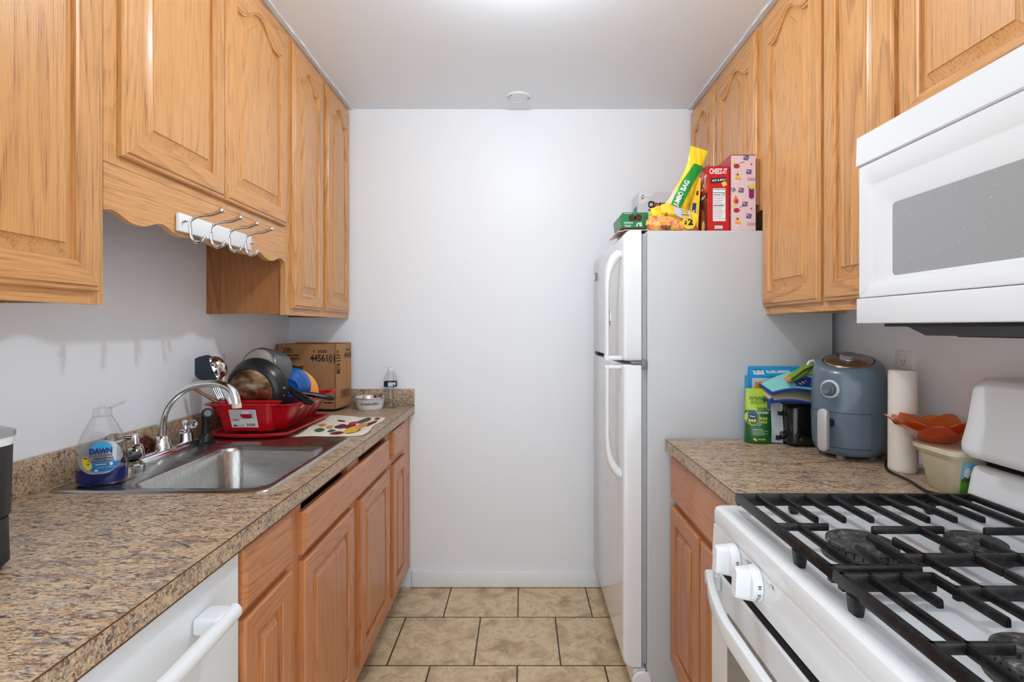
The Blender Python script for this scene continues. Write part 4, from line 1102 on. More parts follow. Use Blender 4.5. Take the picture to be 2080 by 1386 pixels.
M_LINEN = C('linen', 232, 226, 208, .9)
A_, B_, C_, D_ = PZ(597, 889, Z0), PZ(737, 886, Z0), PZ(781, 851, Z0), PZ(668, 846, Z0)
def tow(u, v, w=0):
    p = (A_ * (1 - u) + B_ * u) * (1 - v) + (D_ * (1 - u) + C_ * u) * v
    h = .0028 + .003 * math.sin(u * 7 + v * 3) * math.sin(v * 4 + 1) + .004 * max(0, 1 - abs(u - .45) * 5) * v
    p = p + Vector((.006 * math.sin(v * 9), .012 * math.sin(u * 8 + 1) * v, 0))
    p.z = Z0 + max(.0028, h) + w
    return p
mb = MB(); mb.grid(lambda u, v: tow(u, v), 22, 16, M_LINEN, .0022)
M_BURG, M_PEAR, M_LEAF, M_PEACH = C('towel_burgundy', 112, 24, 44, .9), C('towel_pear', 226, 176, 60, .9), C('towel_leaf', 62, 100, 66, .9), C('towel_peach', 206, 140, 90, .9)
def tp(pts, m, w=.0009): mb.poly(smooth(pts, 4), tow, m, w)
tp([(.46, .08), (.60, .05), (.66, .16), (.50, .20)], M_BURG); tp([(.40, .42), (.52, .34), (.62, .44), (.50, .56)], M_BURG); tp([(.60, .34), (.72, .42), (.68, .58), (.58, .54)], M_BURG)
tp([(.70, .10), (.80, .12), (.92, .40), (.96, .66), (.90, .80), (.84, .60), (.80, .40)], M_BURG); tp([(.62, .70), (.70, .62), (.78, .86), (.70, .97)], M_BURG)
tp([(.60, .18), (.70, .10), (.80, .16), (.82, .34), (.74, .46), (.66, .38)], M_PEAR, .0013); tp([(.74, .34), (.84, .30), (.90, .50), (.82, .62), (.74, .52)], M_PEACH, .0016)
tp([(.68, .66), (.74, .60), (.80, .74), (.76, .90), (.70, .84)], M_LEAF, .0018); tp([(.14, .22), (.26, .14), (.30, .26), (.20, .34)], M_LEAF); tp([(.28, .36), (.38, .34), (.36, .48), (.28, .46)], M_PEACH)
tp([(.56, .60), (.66, .54), (.68, .66), (.60, .72)], M_LRED, .0013); tp([(.30, .70), (.44, .66), (.45, .70), (.31, .75)], M_BURG); tp([(.36, .20), (.44, .16), (.47, .26), (.39, .30)], M_LEAF); tp([(.12, .46), (.20, .40), (.24, .50), (.16, .56)], M_PEACH); tp([(.84, .84), (.92, .86), (.90, .95), (.84, .95)], M_BURG)
tag(mb.build('tea_towel', ang=50), 'cream tea towel printed with fruit lying by the sink', 'tea towel')

def outlet(x, y, z, sg, label, wide=.073, n=2):
    t = thing('outlet', (x, y, z), label, 'outlet', None)
    mb = MB(); mb.box(x, x + sg * .006, y - wide / 2, y + wide / 2, z - .058, z + .058, M_WPLA, .0025); mb.build('cover_plate', t)
    f = lambda u, v, w: Vector((x + sg * (.0063 + w), y + u, z + v))
    for c in (.024, -.024):
        mb = MB(); mb.prism(rrect(-.0165, .0165, c - .0145, c + .0145, .011, 5), f, -.0002, .0016, M_WHITE)
        for u in (-.0065, .0055): mb.rect(u - .0012, c - .002, u + .0012, c + .007, f, M_VOID, .0022)
        mb.poly(circle(0, c - .0075, .0022, .0022, 8), f, M_VOID, .0022)
        mb.build('socket', t)
    mb = MB(); mb.lathe([(.003, .006), (.003, .0078), (.001, .008)], (x, y, z), (sg, 0, 0), M_GREY, 10); mb.build('screw', t)
    return t
outlet(XL, 2.035, 1.163, 1, 'white wall outlet half hidden behind the dish rack')
outlet(XR, 1.572, 1.197, -1, 'white wall outlet above the paper towel roll')

# ---------------------------------------------------------------- right counter objects
AF = thing('air_fryer', (1.012, 1.60, Z0), 'blue grey air fryer with a silver handle on the right worktop', 'air fryer')
AR = .86
ac = Vector((1.006, 1.607, Z0)); fd_ = Vector((-.86, -.51, 0)).normalized(); sd_ = Vector((fd_.y, -fd_.x, 0)); cd_ = Vector((-.53, -.85, 0)).normalized()
M_AF = C('blue_grey_plastic', 92, 108, 122, .3, coat=.3)
t = NT(M_AF); t.col(t.mix(srgb(92, 108, 122), srgb(120, 136, 150), t.ramp(t.noise(t.coord(), 500, 2), [(.55, g(0)), (.75, g(.6))])))
def afr(r, z, tilt=0, n=56, off=0):
    out = []; r *= AR; tilt /= AR
    for k in range(n):
        a = 2 * PI * k / n; d = Vector((math.cos(a), math.sin(a), 0))
        out.append(ac + d * r - cd_ * off + Vector((0, 0, z - tilt * r * d.dot(cd_))))
    return out
mb = MB(); mb.loft([afr(.088, .012), afr(.100, .016), afr(.110, .032), afr(.1145, .060), afr(.1165, .14), afr(.1165, .20), afr(.1155, .235, .03), afr(.112, .262, .09), afr(.106, .280, .15), afr(.094, .291, .21), afr(.0815, .294, .24), afr(.080, .2925, .24), afr(.0795, .288, .24)], M_AF); mb.build('housing', AF, ang=60)
mb = MB(); mb.loft([afr(.0768, .288, .24), afr(.0768, .2945, .24), afr(.0735, .297, .24), afr(.02, .298, .24)], C('brushed_bronze', 158, 142, 124, .25, metal=.9)); mb.loft([afr(.0794, .2885, .24), afr(.0794, .2925, .24), afr(.0768, .2925, .24)], M_BLACK, (False, False)); mb.build('top_plate', AF, ang=50)
tn = (Vector((0, 0, 1)) + cd_ * .28).normalized(); to = ac + Vector((0, 0, .298)) + Vector((0, 0, .002)) - cd_ * .010
mb = MB(); mb.lathe([(.025, -.002), (.025, .002), (.023, .003)], to, tn, M_CHROME, 32); mb.lathe([(.023, .002), (.023, .012), (.0215, .014), (.001, .016)], to, tn, M_GREY, 32); mb.build('air_vent_cap', AF)
tf = plane(ac + Vector((0, 0, .2976 - .28 * .04)) + cd_ * .040, Vector((cd_.y, -cd_.x, 0)) * -1, -cd_ + Vector((0, 0, .28)))
mb = MB(); mb.rect(-.003, .002, .002, .0045, tf, M_PAPER, .0008); mb.rect(.006, .000, .020, .0012, tf, M_GREY, .0008); mb.rect(-.006, -.006, .004, -.004, tf, M_INK, .0008); mb.build('top_print', AF)
do = ac + fd_ * .1004 + Vector((0, 0, .2115))
mb = MB(); mb.lathe([(.001, -.008), (.0275, -.008), (.0275, .0015), (.0255, .003), (.0215, .0035)], do, fd_, M_PALE, 36); mb.build('dial_ring', AF)
mb = MB(); mb.lathe([(.0215, .002), (.0205, .011), (.018, .015), (.015, .016), (.014, .023), (.0125, .025), (.001, .0235)], do, fd_, M_AF, 32); mb.build('dial', AF)
def shell(a0, a1, z0, z1, r, n=16):
    mb = MB(); A = math.atan2(fd_.y, fd_.x); rr = []
    rad = lambda z: AR * (lerp(.110, .1145, (z - .032) / .028) if z < .06 else lerp(.1145, .1165, min(1, (z - .06) / .08)))
    zs = [z0, .06, z1]
    for z in zs: rr.append([ac + Vector((math.cos(A + lerp(a0, a1, i / n)) * (rad(z) + r), math.sin(A + lerp(a0, a1, i / n)) * (rad(z) + r), z)) for i in range(n + 1)])
    mb.loft(rr, M_AF, (False, False), closed=False)
    return mb
s1 = shell(R(-52), R(62), .040, .142, .0016)
A = math.atan2(fd_.y, fd_.x)
for a0, a1, z0, z1 in ((-52, 62, .0385, .0400), (-52, 62, .142, .1434), (-52.6, -52, .0385, .1434), (62, 62.6, .0385, .1434)):
    rr = [[ac + Vector((math.cos(A + R(lerp(a0, a1, i / 12))) * (.0968 if z < .05 else .1014), math.sin(A + R(lerp(a0, a1, i / 12))) * (.0968 if z < .05 else .1014), z)) for i in range(13)] for z in (z0, z1)]
    s1.loft(rr, M_VOID, (False, False), closed=False)
dw_ = s1.build('basket_drawer', AF, ang=60)
hc = ac + fd_ * .1000
mb = MB(); mb.loft([[hc + fd_ * d + sd_ * a + Vector((0, 0, .112 + b)) for a, b in rrect(-.013, .013, -.012, .012, .006, 3)] for d in (-.004, .030)], M_BLACK); mb.build('handle_bracket', dw_)
mb = MB(); mb.loft([[hc + fd_ * d + sd_ * (a * k) + Vector((0, 0, .093 + b * k)) for a, b in rrect(-.0145, .0145, -.062, .062, .0135, 6)] for d, k in ((.026, .92), (.029, 1), (.040, 1), (.0435, .9))], C('silver_plastic', 190, 190, 192, .35, metal=.3)); mb.build('handle', dw_, ang=50)
for a in (40, 140, 220, 320):
    mb = MB(); mb.cyl(ac + Vector((math.cos(R(a)) * .062, math.sin(R(a)) * .062, 0)), ac + Vector((math.cos(R(a)) * .062, math.sin(R(a)) * .062, .016)), .012, M_GREY, n=14); mb.build('foot', AF)

PT = thing('paper_towel_roll', (1.05, 1.44, Z0), 'white paper towel roll standing on end beside the air fryer', 'paper towel')
o = Vector((1.050, 1.437, Z0)); mb = MB()
mb.lathe([(.032, .0), (.034, .002), (.0345, .01), (.034, .14), (.0335, .276), (.032, .278), (.0165, .279), (.016, .279), (.016, .2)], o, (0, 0, 1), M_TOWELP, 40, (True, False)); mb.build('paper_roll', PT, ang=50)
mb = MB(); mb.lathe([(.0158, .2), (.0158, .2785), (.0146, .2785), (.0146, .2), (.001, .2)], o, (0, 0, 1), M_CARD, 24, (False, False)); mb.build('cardboard_core', PT)

TB = thing('margarine_tub', (1.075, 1.268, Z0), 'beige plastic tub with a meadow label beside the stove backguard', 'tub')
M_TUB = C('beige_plastic', 190, 180, 150, .4)
tx0, tx1, ty0, ty1 = 1.012, 1.128, 1.214, 1.312
tr_ = lambda k, z, o=0: [(x, y, Z0 + z) for x, y in rrect(tx0 - .016 * k - o, tx1 + .008 * k + o, ty0 - .014 * k - o, ty1 + .014 * k + o, .022, 7)]
mb = MB(); mb.loft([tr_(-.15, 0), tr_(0, .004), tr_(.9, .088), tr_(.92, .089, .004), tr_(.95, .096, .004)], M_TUB); mb.build('tub_body', TB, ang=40)
mb = MB(); mb.loft([tr_(.95, .0965, .003), tr_(1, .0965, .008), tr_(1, .105, .008), tr_(1, .107, .006), tr_(.95, .107, -.002)], C('tub_lid', 214, 200, 174, .35)); mb.build('tub_lid', TB, ang=40)
ftb = lambda u, v, w: Vector((tx0 + .022 + u, lerp(ty0, ty0 - .0126, (v - .004) / .084) - .0007 - w, Z0 + v))
M_SKYB, M_GRASS = C('label_sky_blue', 120, 186, 222, .5), C('label_meadow', 84, 150, 40, .5)
mb = MB(); mb.rect(-.016, .006, .010, .044, ftb, M_GRASS); mb.rect(-.016, .044, .010, .082, ftb, M_SKYB); mb.poly(circle(-.004, .058, .008, .012, 12), ftb, M_PAPER, .0009)
mb.poly([(-.016, .040), (-.008, .050), (-.002, .044), (.005, .052), (.010, .046), (.010, .036), (-.016, .036)], ftb, M_LEAF, .0009)
mb.rect(.010, .006, .036, .084, ftb, M_PALE); 
for i in range(9): mb.rect(.012, .012 + i * .008, .012 + (.020 if i % 3 else .014), .0140 + i * .008, ftb, M_INK, .0009)
mb.build('label', TB)

M_ORG = mat('orange_glass', srgb(246, 136, 72), .06, trans=.8, ior=1.4)
def wavy(name, c, rot, label, s=1.0):
    mb = MB(); n = 72; rings = []
    for r, z in ((.030, 0), (.045, .003), (.060, .014), (.078, .030), (.094, .038), (.104, .042)):
        k = max(0, (r - .05) / .054)
        rings.append([c + Vector((math.cos(a) * r * s * (1 + .10 * k * math.cos(6 * a + rot)), math.sin(a) * r * s * (1 + .10 * k * math.cos(6 * a + rot)), z + k * .009 * math.cos(6 * a + rot))) for a in (2 * PI * i / n for i in range(n))])
    inner = [[p + Vector((0, 0, .0025)) for p in rg] for rg in rings[::-1]]
    mb.loft(rings + inner, M_ORG, (True, True))
    tag(mb.build(name, ang=60), label, 'bowl', 'wavy orange bowls on the tub')
wavy('wavy_bowl', Vector((1.042, 1.312, Z0 + .1085)), .4, 'lower wavy orange glass bowl resting on the beige tub', .88)
wavy('wavy_bowl', Vector((1.036, 1.318, Z0 + .1155)), 3.3, 'upper wavy orange glass bowl nested in the other one', .86)

mb = MB(); cp_ = [PZ(x, y, Z0 + .004) for x, y in ((1812, 925), (1801, 938), (1800, 950), (1808, 959), (1828, 968), (1848, 977), (1866, 989), (1884, 999), (1905, 1004), (1935, 1006.5), (1962, 1008))]
cp2 = []
for i in range(len(cp_) - 1):
    a, b, c_, d = cp_[max(i - 1, 0)], cp_[i], cp_[i + 1], cp_[min(i + 2, len(cp_) - 1)]
    for k in range(4):
        q = k / 4; cp2.append(.5 * ((2 * b) + (c_ - a) * q + (2 * a - 5 * b + 4 * c_ - d) * q * q + (3 * b - a - 3 * c_ + d) * q ** 3))
cp2.append(cp_[-1])
mb.tube(cp2, .0036, M_BLACK, 8); tag(mb.build('power_cord'), 'black power cord trailing over the right worktop to the stove', 'cord')

# pouch, juice box, toaster, pot holder
PB = thing('snack_pouch', (.82, 1.79, Z0), 'green standing snack pouch at the left end of the right worktop', 'snack pouch')
M_LIME, M_DKG = C('pouch_lime', 168, 196, 40, .35, coat=.2), C('pouch_green', 22, 92, 40, .35, coat=.2)
pc = Vector((.813, 1.795, Z0 + .001)); pf = Vector((-.16, -.98, 0)).normalized(); pr_ = Vector((.98, -.16, 0)).normalized()
st = [(0, .043, .026), (.004, .0445, .029), (.03, .0435, .027), (.07, .042, .022), (.11, .0425, .016), (.15, .0415, .009), (.172, .0405, .003), (.184, .040, .0015)]
def pring(z, a, b): 
    out = []
    for k in range(32):
        t_ = 2 * PI * k / 32; c_, s_ = math.cos(t_), math.sin(t_)
        out.append(pc + pr_ * (math.copysign(abs(c_) ** .75, c_) * a) + pf * (s_ * b) + Vector((0, 0, z)))
    return out
def pouf(u, v, w):
    for i in range(len(st) - 1):
        if st[i][0] <= v <= st[i + 1][0]:
            k = (v - st[i][0]) / (st[i + 1][0] - st[i][0]); a, b = lerp(st[i][1], st[i + 1][1], k), lerp(st[i][2], st[i + 1][2], k); break
    q = min(abs(u) / a, .99) ** (1 / .75)
    return pc + pr_ * u + pf * (b * math.sqrt(1 - q * q) + .0008 + w) + Vector((0, 0, v))
mb = MB(); mb.loft([pring(*s) for s in st], [M_DKG, M_DKG, M_DKG, M_DKG, M_LIME, M_LIME, M_LIME]); 
pt_ = lambda *a, **k: mb.text(a[0], pouf, *a[1:], **k)
M_PTXT = C('pouch_yellow', 222, 214, 70, .5)
pt_('DO FLAVOR', -.004, .152, .052, .0115, M_DKG, shear=.2, bold=.03); pt_('BIGGER', -.004, .138, .046, .0125, C('pouch_mid_green', 110, 150, 34, .5), shear=.2, bold=.03)
pt_('DOUBLE', .012, .116, .036, .011, M_DKG, bold=.04); pt_('FLAVORED', .012, .1035, .036, .008, M_PAPER, bold=.02)
pt_('PICKLE', .012, .084, .026, .009, M_PTXT, bold=.03); pt_('PROS', .014, .072, .02, .008, M_PTXT, bold=.03)
mb.poly(circle(-.022, .086, .0225, .0265, 24), pouf, M_LIME, .0003); mb.poly(circle(-.022, .0865, .0205, .0245, 24), pouf, M_DKG, .0005)
mb.poly([(-.035, .075), (-.012, .075), (-.010, .096), (-.015, .108), (-.031, .108), (-.036, .096)], pouf, C('jar_green', 60, 110, 70, .4), .0008)
mb.rect(-.0335, .104, -.0125, .1115, pouf, M_NAVY, .0010); mb.poly(circle(-.023, .091, .013, .009, 18), pouf, M_NAVY, .0011); mb.text('Vlasic', pouf, -.023, .091, .018, .006, M_PAPER, off=.0014)
for x in (-.032, -.024, -.016): mb.poly(circle(x, .0765, .004, .0045, 8), pouf, M_LYEL, .0011)
mb.poly([(-.006, .058), (.006, .062), (.004, .078), (-.007, .076)], pouf, C('cube_grey', 120, 140, 124, .4), .0009)
pt_('BIG, DON\'T GO SMALL', -.006, .047, .032, .004, M_PAPER, bold=.02)
for i in range(4): mb.rect(-.024, .041 - i * .0042, .026 - (i % 2) * .012, .0424 - i * .0042, pouf, C('pouch_fine', 150, 190, 150, .6) if i == 0 else bpy.data.materials['pouch_fine'], .0006, 3)
pt_('8g', -.016, .0135, .012, .010, M_PTXT, bold=.03); pt_('PROTEIN', .005, .0145, .022, .005, M_PTXT)
mb.build('pouch_body', PB, ang=60)
mb = MB(); gz = [pc + pr_ * .0395 + pf * .012, pc + pr_ * .076 + pf * .016]
def gus(u, v, w): return gz[0].lerp(gz[1], u) + Vector((0, 0, v)) + pf * (w + .004 * math.sin(v * 40))
mb.grid(lambda u, v: gus(u, .002 + v * .148 * (1 - .12 * u), 0), 6, 18, C('pouch_back', 166, 174, 176, .35, coat=.2))
mb.rect(.35, .012, .75, .028, gus, M_INK, .0009, 1)
for i in range(12): mb.rect(.1, .060 + i * .007, .85, .0615 + i * .007, gus, M_GREY, .0008)
mb.build('back_panel', PB)

JB = thing('juice_box_carton', (.91, 1.843, Z0), 'light blue carton with an orange print against the fridge side', 'carton')
M_CYAN = C('carton_cyan', 34, 142, 196, .45); M_LTB = C('carton_pale', 176, 200, 214, .45); M_ORNG = C('carton_orange', 222, 138, 34, .5)
mb = MB(); jx0, jx1, jy0, jy1, jz = .795, .985, 1.8285, 1.8585, .225
mb.box(jx0, jx1, jy0, jy1, Z0, Z0 + jz, M_CYAN)
mb.prism([(jy0, Z0 + jz), (jy1, Z0 + jz), (jy1 - .004, Z0 + jz + .032)], lambda u, v, w: Vector((w, u, v)), jx0 + .010, jx1, M_CYAN)
fj = lambda u, v, w: Vector((jx0 + u, jy0 - w - .0004, Z0 + v))
mb.rect(.012, .10, .190, .218, fj, M_LTB); mb.rect(.022, .10, .066, .205, fj, M_ORNG, .0008); mb.poly(circle(.044, .160, .020, .020, 16), fj, C('orange_slice', 240, 176, 60, .5), .0011); mb.poly([(.020, .12), (.034, .15), (.044, .13)], fj, M_LEAF, .0013)
mb.poly(circle(.072, .188, .015, .015, 18), fj, C('carton_red', 196, 30, 40, .5), .0014)
for i in range(3): mb.rect(.084, .172 + i * .006, .120 + i * .006, .1735 + i * .006, fj, M_NAVY, .0009)
ft = plane((jx0 + .010, jy0 - .0006, Z0 + jz + .0005), (1, 0, 0), (0, .029, .032))
mb.rect(.012, .006, .048, .033, ft, M_PAPER)
random.seed(8)
for i in range(12): mb.rect(.016 + i * .0024, .010, .016 + i * .0024 + random.choice((.0007, .0014)), .031, ft, M_INK, .0009)
mb.rect(.058, .012, .140, .032, ft, M_LTB); mb.poly(circle(.070, .022, .005, .005, 10), ft, M_GREY, .0009); mb.poly(circle(.094, .022, .005, .005, 10), ft, M_GREY, .0009)
mb.build('carton_body', JB)

TO = thing('toaster', (.99, 1.74, Z0), 'glossy black toaster tucked behind the air fryer', 'toaster')
mb = MB(); T_ = lambda o, z: [(x, y, Z0 + z) for x, y in rrect(.886 + o, 1.130 - o, 1.715 + o, 1.818 - o, .030, 7)]
mb.loft([T_(.006, .006), T_(.0, .012), T_(.0, .124), T_(.006, .136), T_(.018, .141)], M_GLOSSB); mb.build('toaster_body', TO, ang=50)
fe = lambda u, v, w: Vector((.886 - w, 1.766 - u, Z0 + v))
mb = MB(); mb.prism(rrect(-.006, .006, .055, .116, .004, 3), fe, 0, .0012, M_VOID); mb.prism(rrect(-.012, .012, .098, .110, .004, 3), fe, 0, .016, M_BLACK); mb.rect(.010, .066, .013, .128, fe, M_GREY, .0008); mb.build('lever', TO)
mb = MB(); mb.lathe([(.014, 0), (.014, .008), (.011, .012), (.001, .012)], (.886, 1.766, Z0 + .030), (-1, 0, 0), M_BLACK, 24); mb.build('browning_dial', TO)
mb = MB(); mb.lathe([(.0075, 0), (.0075, .006), (.001, .007)], Vector((.920, 1.7155, Z0 + .026)), (-.3, -1, 0), M_BLACK, 16); mb.build('cancel_button', TO)
mb = MB(); mb.box(.905, 1.11, 1.73, 1.80, Z0, Z0 + .0055, M_BLACK); mb.build('foot', TO)

PH = thing('pot_holder', (.98, 1.72, Z0 + .158), 'quilted pot holder with blue piping and vegetable print on the toaster', 'pot holder')
M_PIPE = C('piping_blue', 24, 52, 130, .7); M_LIN2 = C('holder_lining', 204, 186, 160, .9); M_AQUA = C('holder_aqua', 128, 196, 190, .9)
ph0 = Vector((.828, 1.722, Z0 + .149))
def hold(u, v, lift):
    z = lift + .010 * math.sin(u * 5 + .5) * (1 - .4 * v) + .016 * v * u
    return Vector((ph0.x + u * .235, ph0.y + v * .09 - .008 * math.sin(u * 3.2), ph0.z + z))
mb = MB(); mb.grid(lambda u, v: hold(u, v, .0 + .030 * v), 14, 8, M_LIN2, .007); mb.build('lining_pad', PH, ang=50)
mb = MB(); mb.grid(lambda u, v: hold(u, v, .027 + .012 * math.sin(u * 3) + .055 * v * u + .02 * v), 16, 10, M_AQUA, .007)
hf = lambda u, v, w: hold(u, v, .027 + .012 * math.sin(u * 3) + .055 * v * u + .02 * v) + Vector((0, 0, w))
M_HGRN, M_HYEL, M_HBLU = C('print_green', 112, 150, 40, .8), C('print_corn', 222, 186, 90, .8), C('print_blue', 30, 66, 160, .8)
mb.poly([(.35, .10), (.60, .15), (.75, .5), (.55, .75), (.38, .5)], hf, M_HBLU, .0035); mb.poly([(.60, .12), (.95, .08), (.98, .5), (.75, .6)], hf, M_HBLU, .0035)
for i in range(10):
    u0, v0 = .42 + .055 * i, .22 + .25 * ((i * 7) % 3) / 3
    mb.poly(circle(u0, v0, .022, .06, 8), hf, (M_HYEL, M_PAPER, C('print_pink', 206, 120, 110, .8) if i == 2 else M_HYEL)[i % 3], .005)
mb.poly([(.30, .35), (.42, .55), (.40, .85), (.28, .75)], hf, M_HYEL, .004); mb.poly([(.45, .75), (.70, .70), (.98, .85), (.9, .98), (.5, .95)], hf, M_HGRN, .0045)
mb.build('quilted_cover', PH, ang=50)
for nm, lf in (('lower_piping', -.004), ('upper_piping', .013)):
    mb = MB()
    edge = [hold(0, 1 - i / 8, lf if nm[0] == 'l' else .024 + .012 * math.sin(0) + .02 * (1 - i / 8)) for i in range(8)] + [hold(i / 20, -.01, lf if nm[0] == 'l' else .024 + .012 * math.sin(i / 20 * 3)) for i in range(21)]
    mb.tube(edge, .0048, M_PIPE, 8); mb.build('piping', PH)
mb = MB(); tg = hold(0, 0, .006); mb.tube([tg, tg + Vector((-.010, -.004, -.004)), tg + Vector((-.015, -.006, -.020)), tg + Vector((-.017, -.008, -.034))], [.006, .0065, .006, .005], M_PIPE, 8, flat=.6); mb.build('hanging_loop', PH)
mb = MB(); q = hold(.56, -.02, .016); mb.tube([q + Vector((.004, -.004, .008)), q + Vector((0, -.008, 0)), q + Vector((-.002, -.006, -.010)), q + Vector((.006, -.004, -.013))], .0024, M_WPLA, 8); mb.build('care_tag', PH)
OM = thing('oven_mitt', (1.02, 1.745, Z0 + .2), 'green vegetable print oven mitt leaning behind the air fryer', 'oven mitt')
mb = MB(); pth = [(PY(1600, 772, 1.74), .014), (PY(1612, 766, 1.74), .020), (PY(1628, 757, 1.74), .022), (PY(1642, 746, 1.74), .018), (PY(1650, 739, 1.74), .012)]
mb.tube([p for p, r in pth], [r for p, r in pth], M_HGRN, 12, flat=.7)
mb.build('mitt_body', OM, ang=60)
mb = MB(); mb.tube([PY(1602, 775, 1.722), PY(1618, 764, 1.715), PY(1634, 752, 1.718), PY(1652, 744, 1.722)], .003, C('stem_brown', 74, 52, 36, .7), 8); mb.tube([PY(1597, 773, 1.725), PY(1606, 770, 1.72)], [.012, .008], M_PEACH, 10); mb.build('printed_stem', OM)
mb = MB(); mb.tube([PY(1640, 742, 1.735), PY(1644, 735, 1.735), PY(1652, 733, 1.735), PY(1657, 738, 1.735), PY(1654, 744, 1.735)], .0045, M_PAPER, 8); mb.build('hanging_loop', OM)

# ---------------------------------------------------------------- groceries on the refrigerator
FT = 1.6725
CB = thing('cracker_box', (.72, 1.98, FT), 'red cracker box with open flaps standing on the fridge', 'cracker box', 'boxes on the refrigerator')
M_CRED, M_CDK = C('cracker_red', 190, 18, 28, .35, coat=.2), C('cracker_dark', 96, 16, 20, .4)
cx0, cx1, cy0, cy1, ch = .680, .756, 1.900, 2.075, .240
mb = MB(); mb.box(cx0, cx1, cy0, cy1, FT + .0005, FT + ch, M_CRED)
fc = lambda u, v, w: Vector((cx0 + u, cy0 - .0004 - w, FT + v))
mb.text('CHEEZ-IT', fc, .036, .222, .064, .020, M_PAPER, bold=.03); mb.rect(.008, .178, .064, .196, lambda u, v, w: fc(u, v + (u - .008) * .08, w), M_INK); mb.text('HOT & SPICY', lambda u, v, w: fc(u, v + (u - .008) * .08, w), .038, .187, .050, .008, M_PAPER, bold=.03, off=.0011)
mb.poly([(.046, .180), (.062, .186), (.068, .172), (.053, .164)], fc, M_HYEL, .0012)
mb.rect(.016, .040, .062, .160, fc, M_PAPER); mb.text('Nutrition Facts', fc, .039, .1565, .042, .005, M_INK, off=.0009); mb.rect(.017, .143, .061, .145, fc, M_INK, .0009); mb.text('Calories  150', fc, .039, .137, .042, .006, M_INK, off=.0009)
for i in range(13):
    h = .0012 if i not in (5,) else .0028
    mb.rect(.018, .128 - i * .0066, .060 - (i % 4) * .004, .128 - i * .0066 + h, fc, M_GREY if i != 5 else M_INK, .0009)
mb.rect(.022, .012, .052, .024, fc, M_PALE)
fl_ = lambda u, v, w: Vector((cx0 - .0004 - w, cy0 + u, FT + v))
mb.text('CHEEZ-IT', lambda u, v, w: fl_(-u, v, w), -.088, .190, .15, .052, M_PALE, bold=.02); mb.rect(.012, .006, .17, .12, fl_, M_CDK); mb.rect(.012, .125, .10, .150, fl_, M_INK); mb.text('SPICY', lambda u, v, w: fl_(-u, v, w), -.05, .137, .05, .012, M_PAPER, off=.0009); mb.poly(circle(.08, .06, .045, .04, 14), fl_, C('cracker_orange', 150, 70, 30, .6), .0009); mb.poly(circle(.05, .03, .018, .02, 10), fl_, M_HYEL, .0012)
mb.build('box_body', CB)
mb = MB(); M_FLAP = C('flap_brown', 116, 70, 46, .7)
for pts in ([(cx0, cy0 + .004, FT + ch), (cx0 + .002, cy1 - .02, FT + ch), (cx0 + .016, cy1 - .03, FT + ch + .030), (cx0 + .016, cy0 + .03, FT + ch + .018)],
            [(cx0 + .004, cy0 + .001, FT + ch), (cx1 - .004, cy0 + .001, FT + ch), (cx1 - .010, cy0 + .045, FT + ch + .006), (cx0 + .012, cy0 + .045, FT + ch + .006)],
            [(cx1, cy0 + .004, FT + ch), (cx1, cy1 - .01, FT + ch), (cx1 - .036, cy1 - .02, FT + ch + .009), (cx1 - .036, cy0 + .02, FT + ch + .007)]):
    P = [Vector(p) for p in pts]; nn = (P[1] - P[0]).cross(P[3] - P[0]).normalized() * .0008
    mb.add(P + [p + nn for p in P], [(0, 1, 2, 3), (7, 6, 5, 4), (0, 4, 5, 1), (1, 5, 6, 2), (2, 6, 7, 3), (3, 7, 4, 0)], M_FLAP)
mb.build('open_flap', CB)

PK = thing('drink_mix_box', (.80, 1.98, FT), 'tall pink box printed with cocktail glasses on the fridge', 'box', 'boxes on the refrigerator')
M_PINK, M_ROSE = C('box_pink', 222, 192, 192, .5), C('box_rose', 176, 62, 74, .5)
kx0, kx1, ky0, ky1, kh = .7605, .850, 1.895, 2.06, .281
mb = MB(); mb.box(kx0, kx1, ky0, ky1, FT + .0005, FT + kh, M_PINK)
fk = lambda u, v, w: Vector((kx0 + u, ky0 - .0004 - w, FT + v))
flk = lambda u, v, w: Vector((kx0 - .0004 - w, ky0 + u, FT + v))
mb.rect(.0, .0, .165, kh, flk, M_ROSE)
random.seed(11)
for i in range(40): mb.poly(circle(random.uniform(.005, .16), random.uniform(.01, .27), .003, .003, 8), flk, M_PAPER, .0009)
mb.rect(-.0005, kh - .003, .090, kh, fk, C('box_edge', 120, 84, 70, .7), .0003)
M_CK = [C('drink_red', 176, 40, 52), C('drink_amber', 226, 158, 60), C('drink_magenta', 140, 24, 96), C('drink_lime', 206, 204, 60), C('ice_blue', 70, 96, 140), C('drink_coral', 216, 96, 80), C('glass_pale', 214, 214, 222)]
E = lambda x, y, rx, ry, m, w=.0005: mb.poly(circle(x, y, rx, ry, 14), fk, m, w)
def coupe(x, y):
    E(x, y - .012, .010, .003, M_CK[6]); E(x, y, .013, .013, M_CK[6], .0004); E(x, y + .001, .0115, .0095, M_CK[0], .0008); E(x - .010, y + .013, .006, .006, M_CK[3], .0009); mb.rect(x + .010, y + .008, x + .028, y + .0095, lambda u, v, w: fk(u, v + (u - x) * .3, w), M_INK, .0006)
def rocks(x, y):
    mb.poly([(x - .010, y - .012), (x + .007, y - .014), (x + .011, y + .008), (x - .009, y + .010)], fk, M_CK[6], .0005); mb.poly([(x - .009, y - .004), (x + .009, y - .006), (x + .010, y + .006), (x - .009, y + .008)], fk, M_CK[1], .0008); E(x - .002, y + .015, .0065, .0065, M_CK[1], .0007); E(x + .000, y + .0155, .0028, .0028, M_INK, .001)
